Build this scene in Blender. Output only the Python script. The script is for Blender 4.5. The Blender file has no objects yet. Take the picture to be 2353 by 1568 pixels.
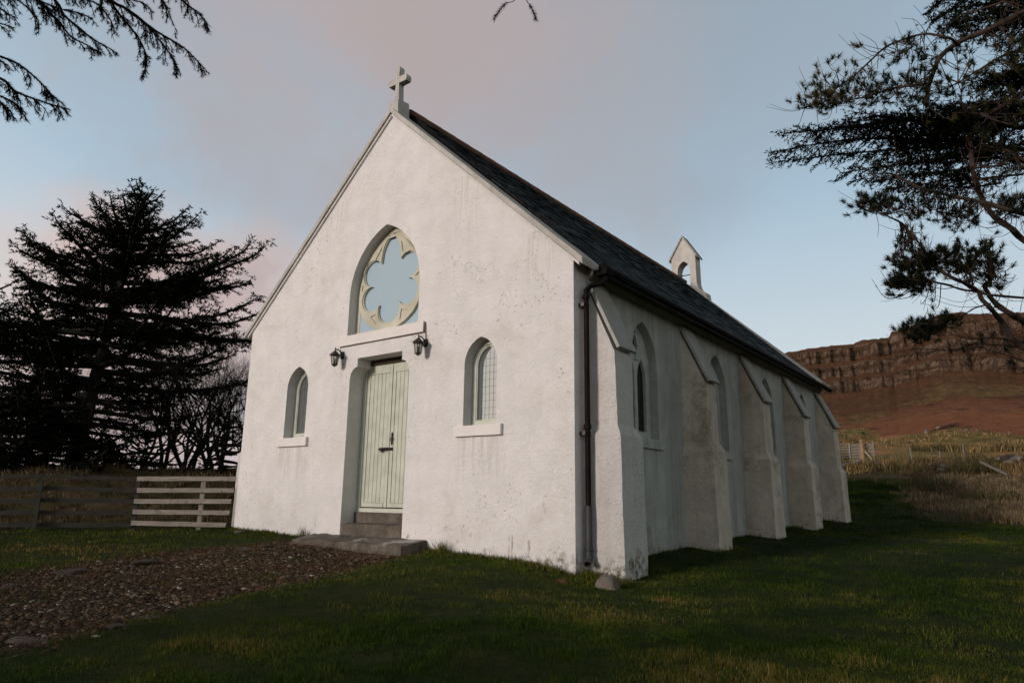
import bpy, bmesh, math, random
import numpy as np
from mathutils import Vector, Matrix, noise as mnoise

SC = bpy.context.scene
# ------------------------------------------------------------------ camera
F_PX, W_PX, H_PX = 1590.489, 2352.0, 1568.0
CAM = np.array([9.0318, -8.0510, 0.7432])
YAW, PIT, ROL = -0.65017, 0.224559, 0.013138
_d = np.array([math.sin(YAW)*math.cos(PIT), math.cos(YAW)*math.cos(PIT), math.sin(PIT)])
_r = np.array([math.cos(YAW), -math.sin(YAW), 0.0]); _u = np.cross(_r, _d)
CR = math.cos(ROL)*_r + math.sin(ROL)*_u
CU = -math.sin(ROL)*_r + math.cos(ROL)*_u
cd = bpy.data.cameras.new('camera'); cam = bpy.data.objects.new('camera', cd)
SC.collection.objects.link(cam); SC.camera = cam
cd.sensor_width = 36.0; cd.lens = F_PX/W_PX*36.0; cd.clip_start = 0.05; cd.clip_end = 6000
cam.matrix_world = Matrix(((CR[0], CU[0], -_d[0], CAM[0]), (CR[1], CU[1], -_d[1], CAM[1]),
                           (CR[2], CU[2], -_d[2], CAM[2]), (0, 0, 0, 1)))

def ray(px, py):
    v = _d*F_PX + CR*(px-1176.0) - CU*(py-784.0)
    return v/np.linalg.norm(v)
def at(px, py, dist):
    """world point seen along that direction at a horizontal distance from the view point"""
    v = ray(px, py); return CAM + v*dist/math.hypot(v[0], v[1])

# ------------------------------------------------------------------ world + sun
SUN_EL, SUN_AZ = math.radians(13.0), math.radians(196.0)      # azimuth of the sun, clockwise from +y
SUN_W, SUN_COL = 2.55, (1.0, 0.88, 0.82)
w = bpy.data.worlds.new('World'); SC.world = w; w.use_nodes = True
nt = w.node_tree; nt.nodes.clear()
class G:
    """tiny node-graph helper"""
    def __init__(s, tree): s.t = tree
    def n(s, typ, **kw):
        nd = s.t.nodes.new(typ)
        for k, v in kw.items(): setattr(nd, k, v)
        return nd
    def link(s, a, b): s.t.links.new(a, b)
    def setin(s, nd, i, v):
        if v is None: return
        if hasattr(v, 'links') or hasattr(v, 'is_output'): s.t.links.new(v, nd.inputs[i])
        else:
            sock = nd.inputs[i]
            if sock.type == 'RGBA' and not isinstance(v, (int, float)) and len(v) == 3: v = (*v, 1)
            sock.default_value = v
    def math(s, op, a, b=None, c=None, clamp=False):
        nd = s.n('ShaderNodeMath', operation=op, use_clamp=clamp)
        s.setin(nd, 0, a); s.setin(nd, 1, b); s.setin(nd, 2, c); return nd.outputs[0]
    def vmath(s, op, a, b=None, out=0):
        nd = s.n('ShaderNodeVectorMath', operation=op); s.setin(nd, 0, a); s.setin(nd, 1, b); return nd.outputs[out]
    def mix(s, f, a, b, mode='MIX'):
        nd = s.n('ShaderNodeMix', data_type='RGBA', blend_type=mode)
        s.setin(nd, 0, f); s.setin(nd, 6, a); s.setin(nd, 7, b); return nd.outputs[2]
    def ramp(s, f, stops, interp='LINEAR'):
        nd = s.n('ShaderNodeValToRGB'); cr = nd.color_ramp; cr.interpolation = interp
        while len(cr.elements) < len(stops): cr.elements.new(0.5)
        for e, (p, c) in zip(cr.elements, stops):
            e.position = p; e.color = (c, c, c, 1) if isinstance(c, (int, float)) else (*c, 1)
        s.setin(nd, 0, f); return nd.outputs[0]
    def noise(s, vec, scale, detail=4, rough=0.55, dist=0.0, out=0):
        nd = s.n('ShaderNodeTexNoise'); s.setin(nd, 'Vector', vec)
        nd.inputs['Scale'].default_value = scale; nd.inputs['Detail'].default_value = detail
        nd.inputs['Roughness'].default_value = rough; nd.inputs['Distortion'].default_value = dist
        return nd.outputs[out]
    def voro(s, vec, scale, feature='F1', out=0, rnd=1.0):
        nd = s.n('ShaderNodeTexVoronoi', feature=feature); s.setin(nd, 'Vector', vec)
        nd.inputs['Scale'].default_value = scale; nd.inputs['Randomness'].default_value = rnd
        return nd.outputs[out]
    def mapping(s, vec, scale=(1, 1, 1), loc=(0, 0, 0)):
        nd = s.n('ShaderNodeMapping'); s.setin(nd, 0, vec)
        nd.inputs['Scale'].default_value = scale; nd.inputs['Location'].default_value = loc
        return nd.outputs[0]
    def rng(s, v, a, b, c=0.0, d=1.0):
        nd = s.n('ShaderNodeMapRange'); nd.clamp = True
        s.setin(nd, 0, v); s.setin(nd, 1, a); s.setin(nd, 2, b); s.setin(nd, 3, c); s.setin(nd, 4, d)
        nd.interpolation_type = 'SMOOTHSTEP'; return nd.outputs[0]

g = G(nt)
tc = g.n('ShaderNodeTexCoord').outputs['Generated']
sky = g.n('ShaderNodeTexSky', sky_type='NISHITA', sun_disc=False)
sky.sun_elevation = SUN_EL; sky.sun_rotation = SUN_AZ; sky.altitude = 30; sky.dust_density = 1.5
nrm = g.vmath('NORMALIZE', tc)
wn = g.noise(nrm, 2.2, 5, 0.6, out=1)
warp = g.vmath('SCALE', g.vmath('SUBTRACT', wn, (0.5, 0.5, 0.5)), None)
warp.node.inputs[3].default_value = 0.13
dw = g.vmath('ADD', nrm, warp)
sep = g.n('ShaderNodeSeparateXYZ'); g.link(nrm, sep.inputs[0])
zz = sep.outputs[2]
base = g.ramp(g.math('MULTIPLY_ADD', zz, 0.5, 0.5), [
    (0.0, (0.03, 0.03, 0.025)), (0.49, (0.05, 0.05, 0.045)), (0.5, (0.63, 0.665, 0.69)),
    (0.60, (0.545, 0.62, 0.67)), (0.70, (0.355, 0.485, 0.595)), (0.80, (0.285, 0.385, 0.475)),
    (0.88, (0.16, 0.195, 0.24)), (0.93, (0.07, 0.082, 0.105)), (1.0, (0.05, 0.058, 0.075))])
def lobe(px, py, deg, soft=0.75):
    c = ray(px, py)
    dt = g.vmath('DOT_PRODUCT', dw, tuple(c), out=1)
    return g.rng(dt, math.cos(math.radians(deg*1.25)), math.cos(math.radians(deg*(1-soft))))
puff = g.noise(g.mapping(nrm, (1, 1, 2.2)), 3.2, 7, 0.62)
col = base
for px, py, dg, c, s in [(1500, -40, 17, (0.315, 0.345, 0.39), 0.6), (1180, 150, 14, (0.375, 0.365, 0.39), 0.6),
                         (760, 10, 16, (0.435, 0.365, 0.36), 0.95), (980, 90, 12, (0.40, 0.35, 0.355), 0.7), (560, 280, 10, (0.37, 0.385, 0.425), 0.5),
                         (350, 890, 12.5, (0.66, 0.46, 0.39), 1.0), (620, 880, 5, (0.44, 0.40, 0.42), 0.6), (380, 930, 12, (0.43, 0.37, 0.385), 0.75)]:
    f = g.math('MULTIPLY', lobe(px, py, dg), s)
    f = g.math('MULTIPLY', f, g.rng(puff, 0.25, 0.62, 0.72, 1.0))
    col = g.mix(f, col, c)
# added scaling of the unseen east sky, sets the side wall's light, brighter afterglow behind the viewpoint (south west)
east = g.math('MULTIPLY_ADD', g.rng(sep.outputs[0], 0.12, 0.60), g.rng(zz, 0.85, 0.25, -0.25, 0.32), 1.0)
col = g.mix(1.0, col, east, 'MULTIPLY'); col = g.mix(g.rng(sep.outputs[0], 0.15, 0.6), col, g.mix(1.0, col, (1.06, 0.96, 0.86), 'MULTIPLY'))
glow = g.math('MULTIPLY', g.rng(g.vmath('DOT_PRODUCT', nrm, (-0.55, -0.83, 0.0), out=1), 0.1, 0.95),
              g.rng(zz, 0.75, 0.05))
col = g.mix(g.math('MULTIPLY', glow, 0.7), col, (1.30, 1.04, 0.87))
ncol = g.mix(1.0, sky.outputs[0], (0.016, 0.016, 0.016), 'MULTIPLY')
col = g.mix(0.06, col, g.mix(1.0, col, ncol, 'ADD'))
bg = g.n('ShaderNodeBackground'); g.link(col, bg.inputs[0]); bg.inputs[1].default_value = 1.0
out = g.n('ShaderNodeOutputWorld'); g.link(bg.outputs[0], out.inputs[0])

sl = bpy.data.lights.new('sun', 'SUN'); sl.energy = SUN_W; sl.angle = math.radians(11.0); sl.color = SUN_COL
so = bpy.data.objects.new('sun', sl); SC.collection.objects.link(so)
sd = Vector((math.sin(SUN_AZ)*math.cos(SUN_EL), math.cos(SUN_AZ)*math.cos(SUN_EL), math.sin(SUN_EL)))
so.rotation_euler = sd.to_track_quat('Z', 'Y').to_euler()

SC.view_settings.view_transform = 'Standard'; SC.view_settings.look = 'None'
SC.view_settings.exposure = 0.12; SC.view_settings.gamma = 1.0
SC.render.engine = 'CYCLES'
SC.cycles.use_denoising = True
SC.cycles.max_bounces = 5; SC.cycles.diffuse_bounces = 3; SC.cycles.transparent_max_bounces = 6
SC.cycles.caustics_reflective = False; SC.cycles.caustics_refractive = False

random.seed(7); RNG = np.random.default_rng(7)

# ------------------------------------------------------------------ mesh helpers
def link(o, parent=None):
    SC.collection.objects.link(o)
    if parent is not None:
        o.parent = parent; o.matrix_parent_inverse = parent.matrix_world.inverted()
    return o
def tag(o, label=None, cat=None, group=None, kind=None):
    if label: o['label'] = label
    if cat: o['category'] = cat
    if group: o['group'] = group
    if kind: o['kind'] = kind
    return o
def empty(name, loc, label, cat, group=None):
    o = bpy.data.objects.new(name, None); o.location = loc; o.empty_display_size = 0.2
    o.matrix_world = Matrix.Translation(Vector(loc)); link(o)
    return tag(o, label, cat, group)

class MB:
    """collects numpy vertex / polygon batches into one mesh"""
    def __init__(s): s.v = []; s.q = []; s.t = []; s.n = 0; s.att = []; s.p = []
    def quads(s, v, q, a=None):
        v = np.asarray(v, float).reshape(-1, 3); s.v.append(v); s.q.append(np.asarray(q, int).reshape(-1, 4)+s.n)
        s.att.append(np.full(len(v), 0.5) if a is None else np.broadcast_to(np.asarray(a, float), (len(v),))); s.n += len(v)
    def tris(s, v, t, a=None):
        v = np.asarray(v, float).reshape(-1, 3); s.v.append(v); s.t.append(np.asarray(t, int).reshape(-1, 3)+s.n)
        s.att.append(np.full(len(v), 0.5) if a is None else np.broadcast_to(np.asarray(a, float), (len(v),))); s.n += len(v)
    def poly(s, v, faces):
        v = np.asarray(v, float).reshape(-1, 3); s.v.append(v)
        for f in faces: s.p.append([i+s.n for i in f])
        s.att.append(np.full(len(v), 0.5)); s.n += len(v)
    def box(s, a, b):
        x0, y0, z0 = a; x1, y1, z1 = b
        v = [(x0, y0, z0), (x1, y0, z0), (x1, y1, z0), (x0, y1, z0), (x0, y0, z1), (x1, y0, z1), (x1, y1, z1), (x0, y1, z1)]
        s.quads(v, [(0, 3, 2, 1), (4, 5, 6, 7), (0, 1, 5, 4), (1, 2, 6, 5), (2, 3, 7, 6), (3, 0, 4, 7)])
        return s
    def hexa(s, v):
        s.quads(v, [(0, 3, 2, 1), (4, 5, 6, 7), (0, 1, 5, 4), (1, 2, 6, 5), (2, 3, 7, 6), (3, 0, 4, 7)]); return s
    def beam(s, p, q, wd, ht, up=(0, 0, 1)):
        p = np.array(p, float); q = np.array(q, float); d = (q-p)/np.linalg.norm(q-p)
        sx = np.cross(d, up); sx /= np.linalg.norm(sx); uz = np.cross(sx, d)
        v = [e+sx*a*wd/2+uz*b*ht/2 for e in (p, q) for a, b in ((-1, -1), (1, -1), (1, 1), (-1, 1))]
        s.quads(v, [(0, 1, 2, 3), (7, 6, 5, 4), (0, 4, 5, 1), (1, 5, 6, 2), (2, 6, 7, 3), (3, 7, 4, 0)]); return s
    def tube(s, pts, rad, sides=6, a=None, cap=False):
        pts = np.asarray(pts, float); n = len(pts); rad = np.broadcast_to(np.asarray(rad, float), (n,))
        tn = np.gradient(pts, axis=0); tn /= np.linalg.norm(tn, axis=1)[:, None]+1e-9
        ref = np.array([0, 0, 1.0]) if abs(tn[:, 2]).mean() < 0.8 else np.array([1.0, 0, 0])
        e1 = np.cross(tn, ref); e1 /= np.linalg.norm(e1, axis=1)[:, None]+1e-9; e2 = np.cross(tn, e1)
        an = np.arange(sides)/sides*2*math.pi
        v = pts[:, None, :]+rad[:, None, None]*(np.cos(an)[None, :, None]*e1[:, None, :]+np.sin(an)[None, :, None]*e2[:, None, :])
        i = np.arange(n-1)[:, None]*sides; j = np.arange(sides)[None, :]; k = (j+1) % sides
        q = np.stack([i+j, i+k, i+sides+k, i+sides+j], -1).reshape(-1, 4)
        if cap:
            n0 = s.n
            s.quads(v.reshape(-1, 3), q, a)
            s.p.append([n0+x for x in range(sides)][::-1]); s.p.append([n0+(n-1)*sides+x for x in range(sides)])
        else: s.quads(v.reshape(-1, 3), q, a)
        return s
    def lathe(s, c, prof, sides=12):
        an = np.arange(sides)/sides*2*math.pi; v = []
        for r, z in prof: v += [(c[0]+r*math.cos(t), c[1]+r*math.sin(t), c[2]+z) for t in an]
        n = len(prof); q = []
        for i in range(n-1):
            for j in range(sides):
                k = (j+1) % sides; q.append((i*sides+j, i*sides+k, (i+1)*sides+k, (i+1)*sides+j))
        s.quads(v, q); return s
    def build(s, name, mat, parent=None, smooth=False, att=None):
        me = bpy.data.meshes.new(name)
        V = np.concatenate(s.v).astype(np.float32) if s.v else np.zeros((0, 3), np.float32)
        Q = np.concatenate(s.q) if s.q else np.zeros((0, 4), int)
        T = np.concatenate(s.t) if s.t else np.zeros((0, 3), int)
        loops = [Q.ravel(), T.ravel()]; tot = [np.full(len(Q), 4), np.full(len(T), 3)]
        if s.p:
            loops.append(np.array([i for f in s.p for i in f])); tot.append(np.array([len(f) for f in s.p]))
        L = np.concatenate(loops).astype(np.int32); TT = np.concatenate(tot).astype(np.int32)
        me.vertices.add(len(V)); me.vertices.foreach_set('co', V.ravel())
        me.loops.add(len(L)); me.loops.foreach_set('vertex_index', L)
        me.polygons.add(len(TT)); me.polygons.foreach_set('loop_start', np.concatenate([[0], np.cumsum(TT)[:-1]]).astype(np.int32))
        try: me.polygons.foreach_set('loop_total', TT)
        except Exception: pass
        me.update(calc_edges=True)
        if att:
            A = me.attributes.new(att, 'FLOAT', 'POINT'); A.data.foreach_set('value', np.concatenate(s.att).astype(np.float32))
        if mat: me.materials.append(mat)
        me.polygons.foreach_set('use_smooth', np.full(len(TT), bool(smooth)))
        me.validate()
        return link(bpy.data.objects.new(name, me), parent)

def roughen(o, cuts_len=0.12, amp=0.008, scale=2.5, smooth=False):
    """real unevenness: subdivide and push the vertices about"""
    bm = bmesh.new(); bm.from_mesh(o.data)
    bmesh.ops.recalc_face_normals(bm, faces=bm.faces)
    for it in range(7):
        es = [e for e in bm.edges if e.calc_length() > cuts_len]
        if not es or len(bm.verts) > 30000: break
        bmesh.ops.subdivide_edges(bm, edges=es, cuts=1, use_grid_fill=True)
    for v in bm.verts:
        p = v.co*scale; q = v.co*scale*4
        v.co += Vector((mnoise.noise(p), mnoise.noise(p+Vector((9, 2, 5))), mnoise.noise(p+Vector((3, 7, 1)))))*amp \
              + Vector((mnoise.noise(q), mnoise.noise(q+Vector((9, 2, 5))), mnoise.noise(q+Vector((3, 7, 1)))))*amp*0.5
    bm.to_mesh(o.data); bm.free()
    if smooth: o.data.polygons.foreach_set('use_smooth', np.ones(len(o.data.polygons), bool))
    return o
def bevel(o, wd=0.01, seg=2):
    m = o.modifiers.new('bevel', 'BEVEL'); m.width = wd; m.segments = seg; m.limit_method = 'ANGLE'; return o

def plate(name, outline, holes, depth, place, mat, parent=None):
    """flat outline (2-D points) with holes, given thickness; place(u, v, w) -> world"""
    cu = bpy.data.curves.new(name, 'CURVE'); cu.dimensions = '2D'; cu.fill_mode = 'BOTH'; cu.extrude = depth/2
    for pts in [outline]+list(holes):
        sp = cu.splines.new('POLY'); sp.points.add(len(pts)-1)
        for i, (a, b) in enumerate(pts): sp.points[i].co = (a, b, 0, 1)
        sp.use_cyclic_u = True
    tmp = bpy.data.objects.new('tmp', cu)
    me = bpy.data.meshes.new_from_object(tmp)
    bpy.data.objects.remove(tmp); bpy.data.curves.remove(cu)
    me.name = name
    for v in me.vertices:
        v.co = place(v.co.x, v.co.y, v.co.z+depth/2)
    bm = bmesh.new(); bm.from_mesh(me); bmesh.ops.remove_doubles(bm, verts=bm.verts, dist=1e-5)
    bmesh.ops.recalc_face_normals(bm, faces=bm.faces)
    for f_ in bm.faces: f_.smooth = False
    bm.to_mesh(me); bm.free()
    me.materials.append(mat)
    return link(bpy.data.objects.new(name, me), parent)

def arch(c, hw, zb, zs, za, n=14):
    """pointed arch outline: bottom left, up, over, down"""
    h = za-zs; R = (hw*hw+h*h)/(2*hw); cx = c-hw+R; a1 = math.atan2(h, -(R-hw))   # left arc centre is cx
    L = [(cx+R*math.cos(t), zs+R*math.sin(t)) for t in np.linspace(math.pi, a1, n)]
    Rr = [(2*c-x, z) for x, z in L[::-1][1:]]
    return [(c-hw, zb)]+L+Rr+[(c+hw, zb)]

# ------------------------------------------------------------------ materials
def mat(name):
    m = bpy.data.materials.new(name); m.use_nodes = True; t = m.node_tree; t.nodes.clear()
    g = G(t); b = g.n('ShaderNodeBsdfPrincipled'); o = g.n('ShaderNodeOutputMaterial'); g.link(b.outputs[0], o.inputs[0])
    return m, g, b
def pos(g): return g.n('ShaderNodeNewGeometry').outputs['Position']
def bump(g, b, h, strength=0.5, dist=0.01):
    nd = g.n('ShaderNodeBump'); nd.inputs['Strength'].default_value = strength; nd.inputs['Distance'].default_value = dist
    g.link(h, nd.inputs['Height']); g.link(nd.outputs[0], b.inputs['Normal'])
def simple(name, c, rough=0.7, nscale=12, var=0.25, metal=0.0, spec=0.3, bs=0.2):
    m, g, b = mat(name); P = pos(g)
    n = g.noise(P, nscale, 5); lo = tuple(x*(1-var) for x in c); hi = tuple(min(1, x*(1+var)) for x in c)
    g.link(g.ramp(n, [(0.3, lo), (0.7, hi)]), b.inputs['Base Color'])
    b.inputs['Roughness'].default_value = rough; b.inputs['Metallic'].default_value = metal
    b.inputs['Specular IOR Level'].default_value = spec
    if bs: bump(g, b, g.noise(P, nscale*5, 3), bs, 0.004)
    return m

def roughcast(name, c, dirt=(0.33, 0.275, 0.20), grime=0.3, speck=1.0, streak=0.0, streakc=(0.2, 0.2, 0.19), basemoss=1.0, bstr=0.85, stains=(), patch=0.0):
    m, g, b = mat(name); P = pos(g)
    mid = g.noise(P, 2.3, 6, 0.65); fine = g.noise(P, 34, 4, 0.8)
    cc = g.ramp(mid, [(0.30, tuple(x*(1-grime*0.35) for x in c)), (0.65, c)])
    # large faint damp patches
    pm = g.math('MULTIPLY', g.rng(g.noise(P, 0.9, 6, 0.7, 0.6), 0.50, 0.72), grime)
    cc = g.mix(pm, cc, tuple(x*0.72*y for x, y in zip(c, (1.0, 0.94, 0.82))))
    if streak:
        st = g.noise(g.mapping(P, (3.2, 3.2, 0.22)), 1.0, 6, 0.7)
        st2 = g.noise(g.mapping(P, (11, 11, 0.7)), 1.0, 4, 0.6)
        sf = g.math('MULTIPLY', g.rng(g.math('ADD', g.math('MULTIPLY', st, 0.7), g.math('MULTIPLY', st2, 0.3)), 0.40, 0.62), streak)
        cc = g.mix(sf, cc, streakc)
    # little dark pits and lichen specks, gathered in clusters
    v = g.voro(g.vmath('ADD', P, g.vmath('MULTIPLY', g.noise(P, 9, 3, out=1), (0.16, 0.16, 0.16))), 13, 'F1')
    clus = g.rng(g.noise(P, 0.75, 5, 0.8), 0.47, 0.66)
    sp = g.math('MULTIPLY', g.math('LESS_THAN', v, g.math('MULTIPLY_ADD', clus, 0.26, 0.035)), g.math('MULTIPLY', g.rng(fine, 0.44, 0.56), speck*0.8))
    cc = g.mix(sp, cc, dirt)
    sepz = g.n('ShaderNodeSeparateXYZ'); g.link(P, sepz.inputs[0])
    low = g.rng(g.math('ADD', sepz.outputs[2], g.math('MULTIPLY', mid, -0.9)), -0.32, -0.62)
    ms = g.math('MULTIPLY', g.math('MULTIPLY', low, g.rng(g.noise(P, 7, 5, 0.7), 0.42, 0.62)), 0.9*basemoss)
    cc = g.mix(ms, cc, (0.13, 0.105, 0.05))
    # dirty runs under sills and fixings: (x, half width, top, length, strength, colour)
    for (sx_, hw_, zt_, ln_, st_, sc_) in stains:
        wob = g.math('MULTIPLY_ADD', g.noise(P, 6, 3), 0.16, -0.08)
        ax_ = g.math('ABSOLUTE', g.math('SUBTRACT', g.math('ADD', sepz.outputs[0], wob), sx_))
        run = g.math('MULTIPLY', g.rng(ax_, hw_*1.25, hw_*0.6), g.math('MULTIPLY', g.rng(sepz.outputs[2], zt_-ln_, zt_-ln_*0.15), g.rng(sepz.outputs[2], zt_+0.02, zt_-0.01)))
        run = g.math('MULTIPLY', run, g.rng(g.noise(g.mapping(P, (17, 17, 1.1)), 1.0, 5, 0.7), 0.42, 0.62))
        cc = g.mix(g.math('MULTIPLY', run, st_), cc, sc_)
    if patch:
        pp_ = g.math('MULTIPLY', g.rng(g.noise(P, 1.5, 7, 0.72, 0.5), 0.50, 0.66), g.rng(g.noise(P, 20, 4, 0.7), 0.30, 0.55))
        cc = g.mix(g.math('MULTIPLY', pp_, patch), cc, (0.26, 0.205, 0.125))
    ck = g.voro(g.vmath('ADD', P, g.vmath('MULTIPLY', g.noise(P, 2.2, 5, 0.7, out=1), (0.9, 0.9, 0.9))), 0.8, 'DISTANCE_TO_EDGE')
    ckm = g.math('MULTIPLY', g.math('LESS_THAN', ck, 0.0042), g.rng(g.noise(P, 0.6, 3), 0.54, 0.60))
    cc = g.mix(g.math('MULTIPLY', ckm, 0.5), cc, (0.28, 0.245, 0.20))
    # rusty blotches near the ground
    rb = g.math('MULTIPLY', g.rng(g.noise(P, 1.9, 3), 0.66, 0.74), g.rng(sepz.outputs[2], 0.7, 0.1))
    cc = g.mix(g.math('MULTIPLY', g.math('MULTIPLY', rb, g.rng(g.noise(P, 14, 4), 0.45, 0.6)), 0.7), cc, (0.22, 0.10, 0.03))
    g.link(cc, b.inputs['Base Color']); b.inputs['Roughness'].default_value = 0.93; b.inputs['Specular IOR Level'].default_value = 0.15
    hh = g.math('MULTIPLY_ADD', fine, 1.0, g.math('MULTIPLY', g.noise(P, 12, 5, 0.8), 1.5))
    bump(g, b, hh, bstr, 0.06)
    return m

M = {}
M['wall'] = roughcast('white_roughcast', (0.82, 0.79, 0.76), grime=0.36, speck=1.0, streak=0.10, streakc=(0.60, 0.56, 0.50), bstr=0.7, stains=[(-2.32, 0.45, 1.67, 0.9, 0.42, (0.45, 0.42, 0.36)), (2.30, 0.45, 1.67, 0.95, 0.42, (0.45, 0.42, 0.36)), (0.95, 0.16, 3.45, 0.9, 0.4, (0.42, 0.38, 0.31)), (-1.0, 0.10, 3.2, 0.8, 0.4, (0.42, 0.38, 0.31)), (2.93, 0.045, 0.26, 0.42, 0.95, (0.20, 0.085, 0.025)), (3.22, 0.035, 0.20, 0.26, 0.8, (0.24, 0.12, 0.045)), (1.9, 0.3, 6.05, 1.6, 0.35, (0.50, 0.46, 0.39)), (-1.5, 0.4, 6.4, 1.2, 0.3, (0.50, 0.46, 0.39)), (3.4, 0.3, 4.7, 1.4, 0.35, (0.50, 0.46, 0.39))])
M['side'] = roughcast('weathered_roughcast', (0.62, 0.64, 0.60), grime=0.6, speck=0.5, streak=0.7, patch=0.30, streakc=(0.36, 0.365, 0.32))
M['butt'] = roughcast('stained_roughcast', (0.86, 0.77, 0.64), grime=0.8, speck=0.9, streak=0.30, patch=0.65, streakc=(0.46, 0.38, 0.26))
M['butt1'] = roughcast('stained_white_roughcast', (0.80, 0.765, 0.72), grime=0.35, speck=0.7, streak=0.15, streakc=(0.34, 0.32, 0.26))
M['coping'] = roughcast('painted_stone', (0.73, 0.69, 0.635), grime=0.8, speck=1.3, streak=0.2, streakc=(0.33, 0.29, 0.2), basemoss=0)
M['sideframe'] = simple('grey_window_stone', (0.36, 0.36, 0.33), 0.8, 6, 0.15)
M['cap'] = roughcast('grey_stone_cap', (0.40, 0.39, 0.36), grime=0.8, speck=0.9, streak=0.3, streakc=(0.25, 0.24, 0.20), basemoss=0, bstr=0.4)
M['sill'] = roughcast('painted_sill', (0.64, 0.60, 0.565), grime=0.3, speck=0.2, bstr=0.15)
M['tracery'] = roughcast('tracery_stone', (0.50, 0.475, 0.375), dirt=(0.30, 0.13, 0.04), grime=0.75, speck=0.35, basemoss=0, bstr=0.12)
M['frame'] = simple('sage_paint', (0.44, 0.455, 0.38), 0.55, 6, 0.12)
M['sage'] = simple('sage_door_paint', (0.40, 0.42, 0.34), 0.5, 5, 0.13)
M['black'] = simple('black_iron', (0.012, 0.012, 0.012), 0.4, 20, 0.4, 0.3, 0.5)
M['gutter'] = simple('black_gutter', (0.005, 0.0045, 0.0045), 0.7, 8, 0.5, 0, 0.08)
M['pipe'] = simple('rusty_black_pipe', (0.006, 0.0045, 0.004), 0.6, 5, 0.6, 0.0, 0.08)
M['greypipe'] = simple('grey_pipe', (0.035, 0.037, 0.038), 0.5, 6, 0.3)
M['darkwood'] = simple('dark_wood', (0.05, 0.035, 0.022), 0.7, 9, 0.4)
M['ridge'] = simple('ridge_tile', (0.13, 0.06, 0.035), 0.7, 5, 0.5)
M['void'] = simple('dark_inside', (0.006, 0.006, 0.006), 0.95, 3, 0.2, bs=0)

m, g, b = mat('slate'); P = pos(g)
ri = g.n('ShaderNodeNewGeometry').outputs['Random Per Island']
cc = g.ramp(ri, [(0.0, (0.003, 0.0045, 0.006)), (0.45, (0.008, 0.012, 0.014)), (0.75, (0.016, 0.026, 0.028)), (0.93, (0.04, 0.056, 0.056)), (1.0, (0.05, 0.024, 0.02))])
cc = g.mix(g.rng(g.noise(P, 6, 5), 0.5, 0.7, 0, 0.5), cc, (0.05, 0.05, 0.035))
g.link(cc, b.inputs['Base Color']); b.inputs['Roughness'].default_value = 0.7; b.inputs['Specular IOR Level'].default_value = 0.12
bump(g, b, g.noise(P, 40, 4), 0.3, 0.006); M['slate'] = m

m, g, b = mat('concrete'); P = pos(g)
cc = g.ramp(g.noise(P, 3.5, 8, 0.72), [(0.33, (0.032, 0.026, 0.018)), (0.50, (0.080, 0.064, 0.047)), (0.72, (0.17, 0.142, 0.112))])
cc = g.mix(g.rng(g.noise(P, 1.4, 4, 0.6), 0.60, 0.68, 0, 0.8), cc, (0.36, 0.335, 0.30))
g.link(cc, b.inputs['Base Color']); b.inputs['Roughness'].default_value = 0.9
bump(g, b, g.noise(P, 30, 6, 0.7), 0.6, 0.015); M['concrete'] = m

m, g, b = mat('window_glass'); P = pos(g)
b.inputs['Base Color'].default_value = (0.42, 0.45, 0.445, 1); b.inputs['Roughness'].default_value = 0.05; b.inputs['Metallic'].default_value = 0.85
b.inputs['Specular IOR Level'].default_value = 0.8
bump(g, b, g.noise(P, 3.0, 2), 0.12, 0.02); M['glass'] = m
m, g, b = mat('mesh_panel'); P = pos(g)
wv = g.n('ShaderNodeTexWave', wave_type='BANDS', bands_direction='X'); g.link(P, wv.inputs[0]); wv.inputs['Scale'].default_value = 26; wv.inputs['Distortion'].default_value = 1.5
wz = g.n('ShaderNodeTexWave', wave_type='BANDS', bands_direction='Z'); g.link(P, wz.inputs[0]); wz.inputs['Scale'].default_value = 26; wz.inputs['Distortion'].default_value = 1.5
f = g.math('MULTIPLY', g.math('ADD', wv.outputs[1], wz.outputs[1]), 0.35)
cc = g.mix(f, (0.25, 0.345, 0.40), (0.31, 0.41, 0.46))
cc = g.mix(g.rng(g.noise(g.mapping(P, (1, 1, 1)), 5, 5, 0.7), 0.5, 0.7, 0, 0.35), cc, (0.36, 0.40, 0.40))
g.link(cc, b.inputs['Base Color']); b.inputs['Roughness'].default_value = 0.65; M['mesh'] = m

def woodmat(name, c1, c2):
    m, g, b = mat(name); P = pos(g)
    n = g.noise(g.mapping(P, (2.5, 2.5, 22)), 1.5, 6, 0.7)
    cc = g.ramp(n, [(0.3, c1), (0.7, c2)])
    cc = g.mix(g.rng(g.noise(P, 7, 5), 0.55, 0.7, 0, 0.6), cc, tuple(x*0.45 for x in c1))
    g.link(cc, b.inputs['Base Color']); b.inputs['Roughness'].default_value = 0.85
    bump(g, b, n, 0.4, 0.01); return m
M['palewood'] = woodmat('pale_weathered_wood', (0.17, 0.14, 0.11), (0.34, 0.295, 0.245))
M['mosswood'] = woodmat('mossy_dark_wood', (0.010, 0.009, 0.006), (0.030, 0.025, 0.017))
M['greywood'] = woodmat('grey_weathered_wood', (0.10, 0.085, 0.066), (0.20, 0.17, 0.14))
M['sideglass'] = simple('dark_side_glass', (0.006, 0.006, 0.006), 0.25, 3, 0.2, 0, 0.3, bs=0)
M['lead'] = simple('lead_came', (0.13, 0.135, 0.13), 0.6, 8, 0.2, bs=0)
M['wire'] = simple('dull_wire', (0.09, 0.085, 0.075), 0.6, 8, 0.2, bs=0)
M['postwood'] = woodmat('yellow_post_wood', (0.16, 0.10, 0.045), (0.30, 0.21, 0.10))
M['galv'] = simple('galvanised_steel', (0.13, 0.13, 0.125), 0.5, 5, 0.2, 0.3)
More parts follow.
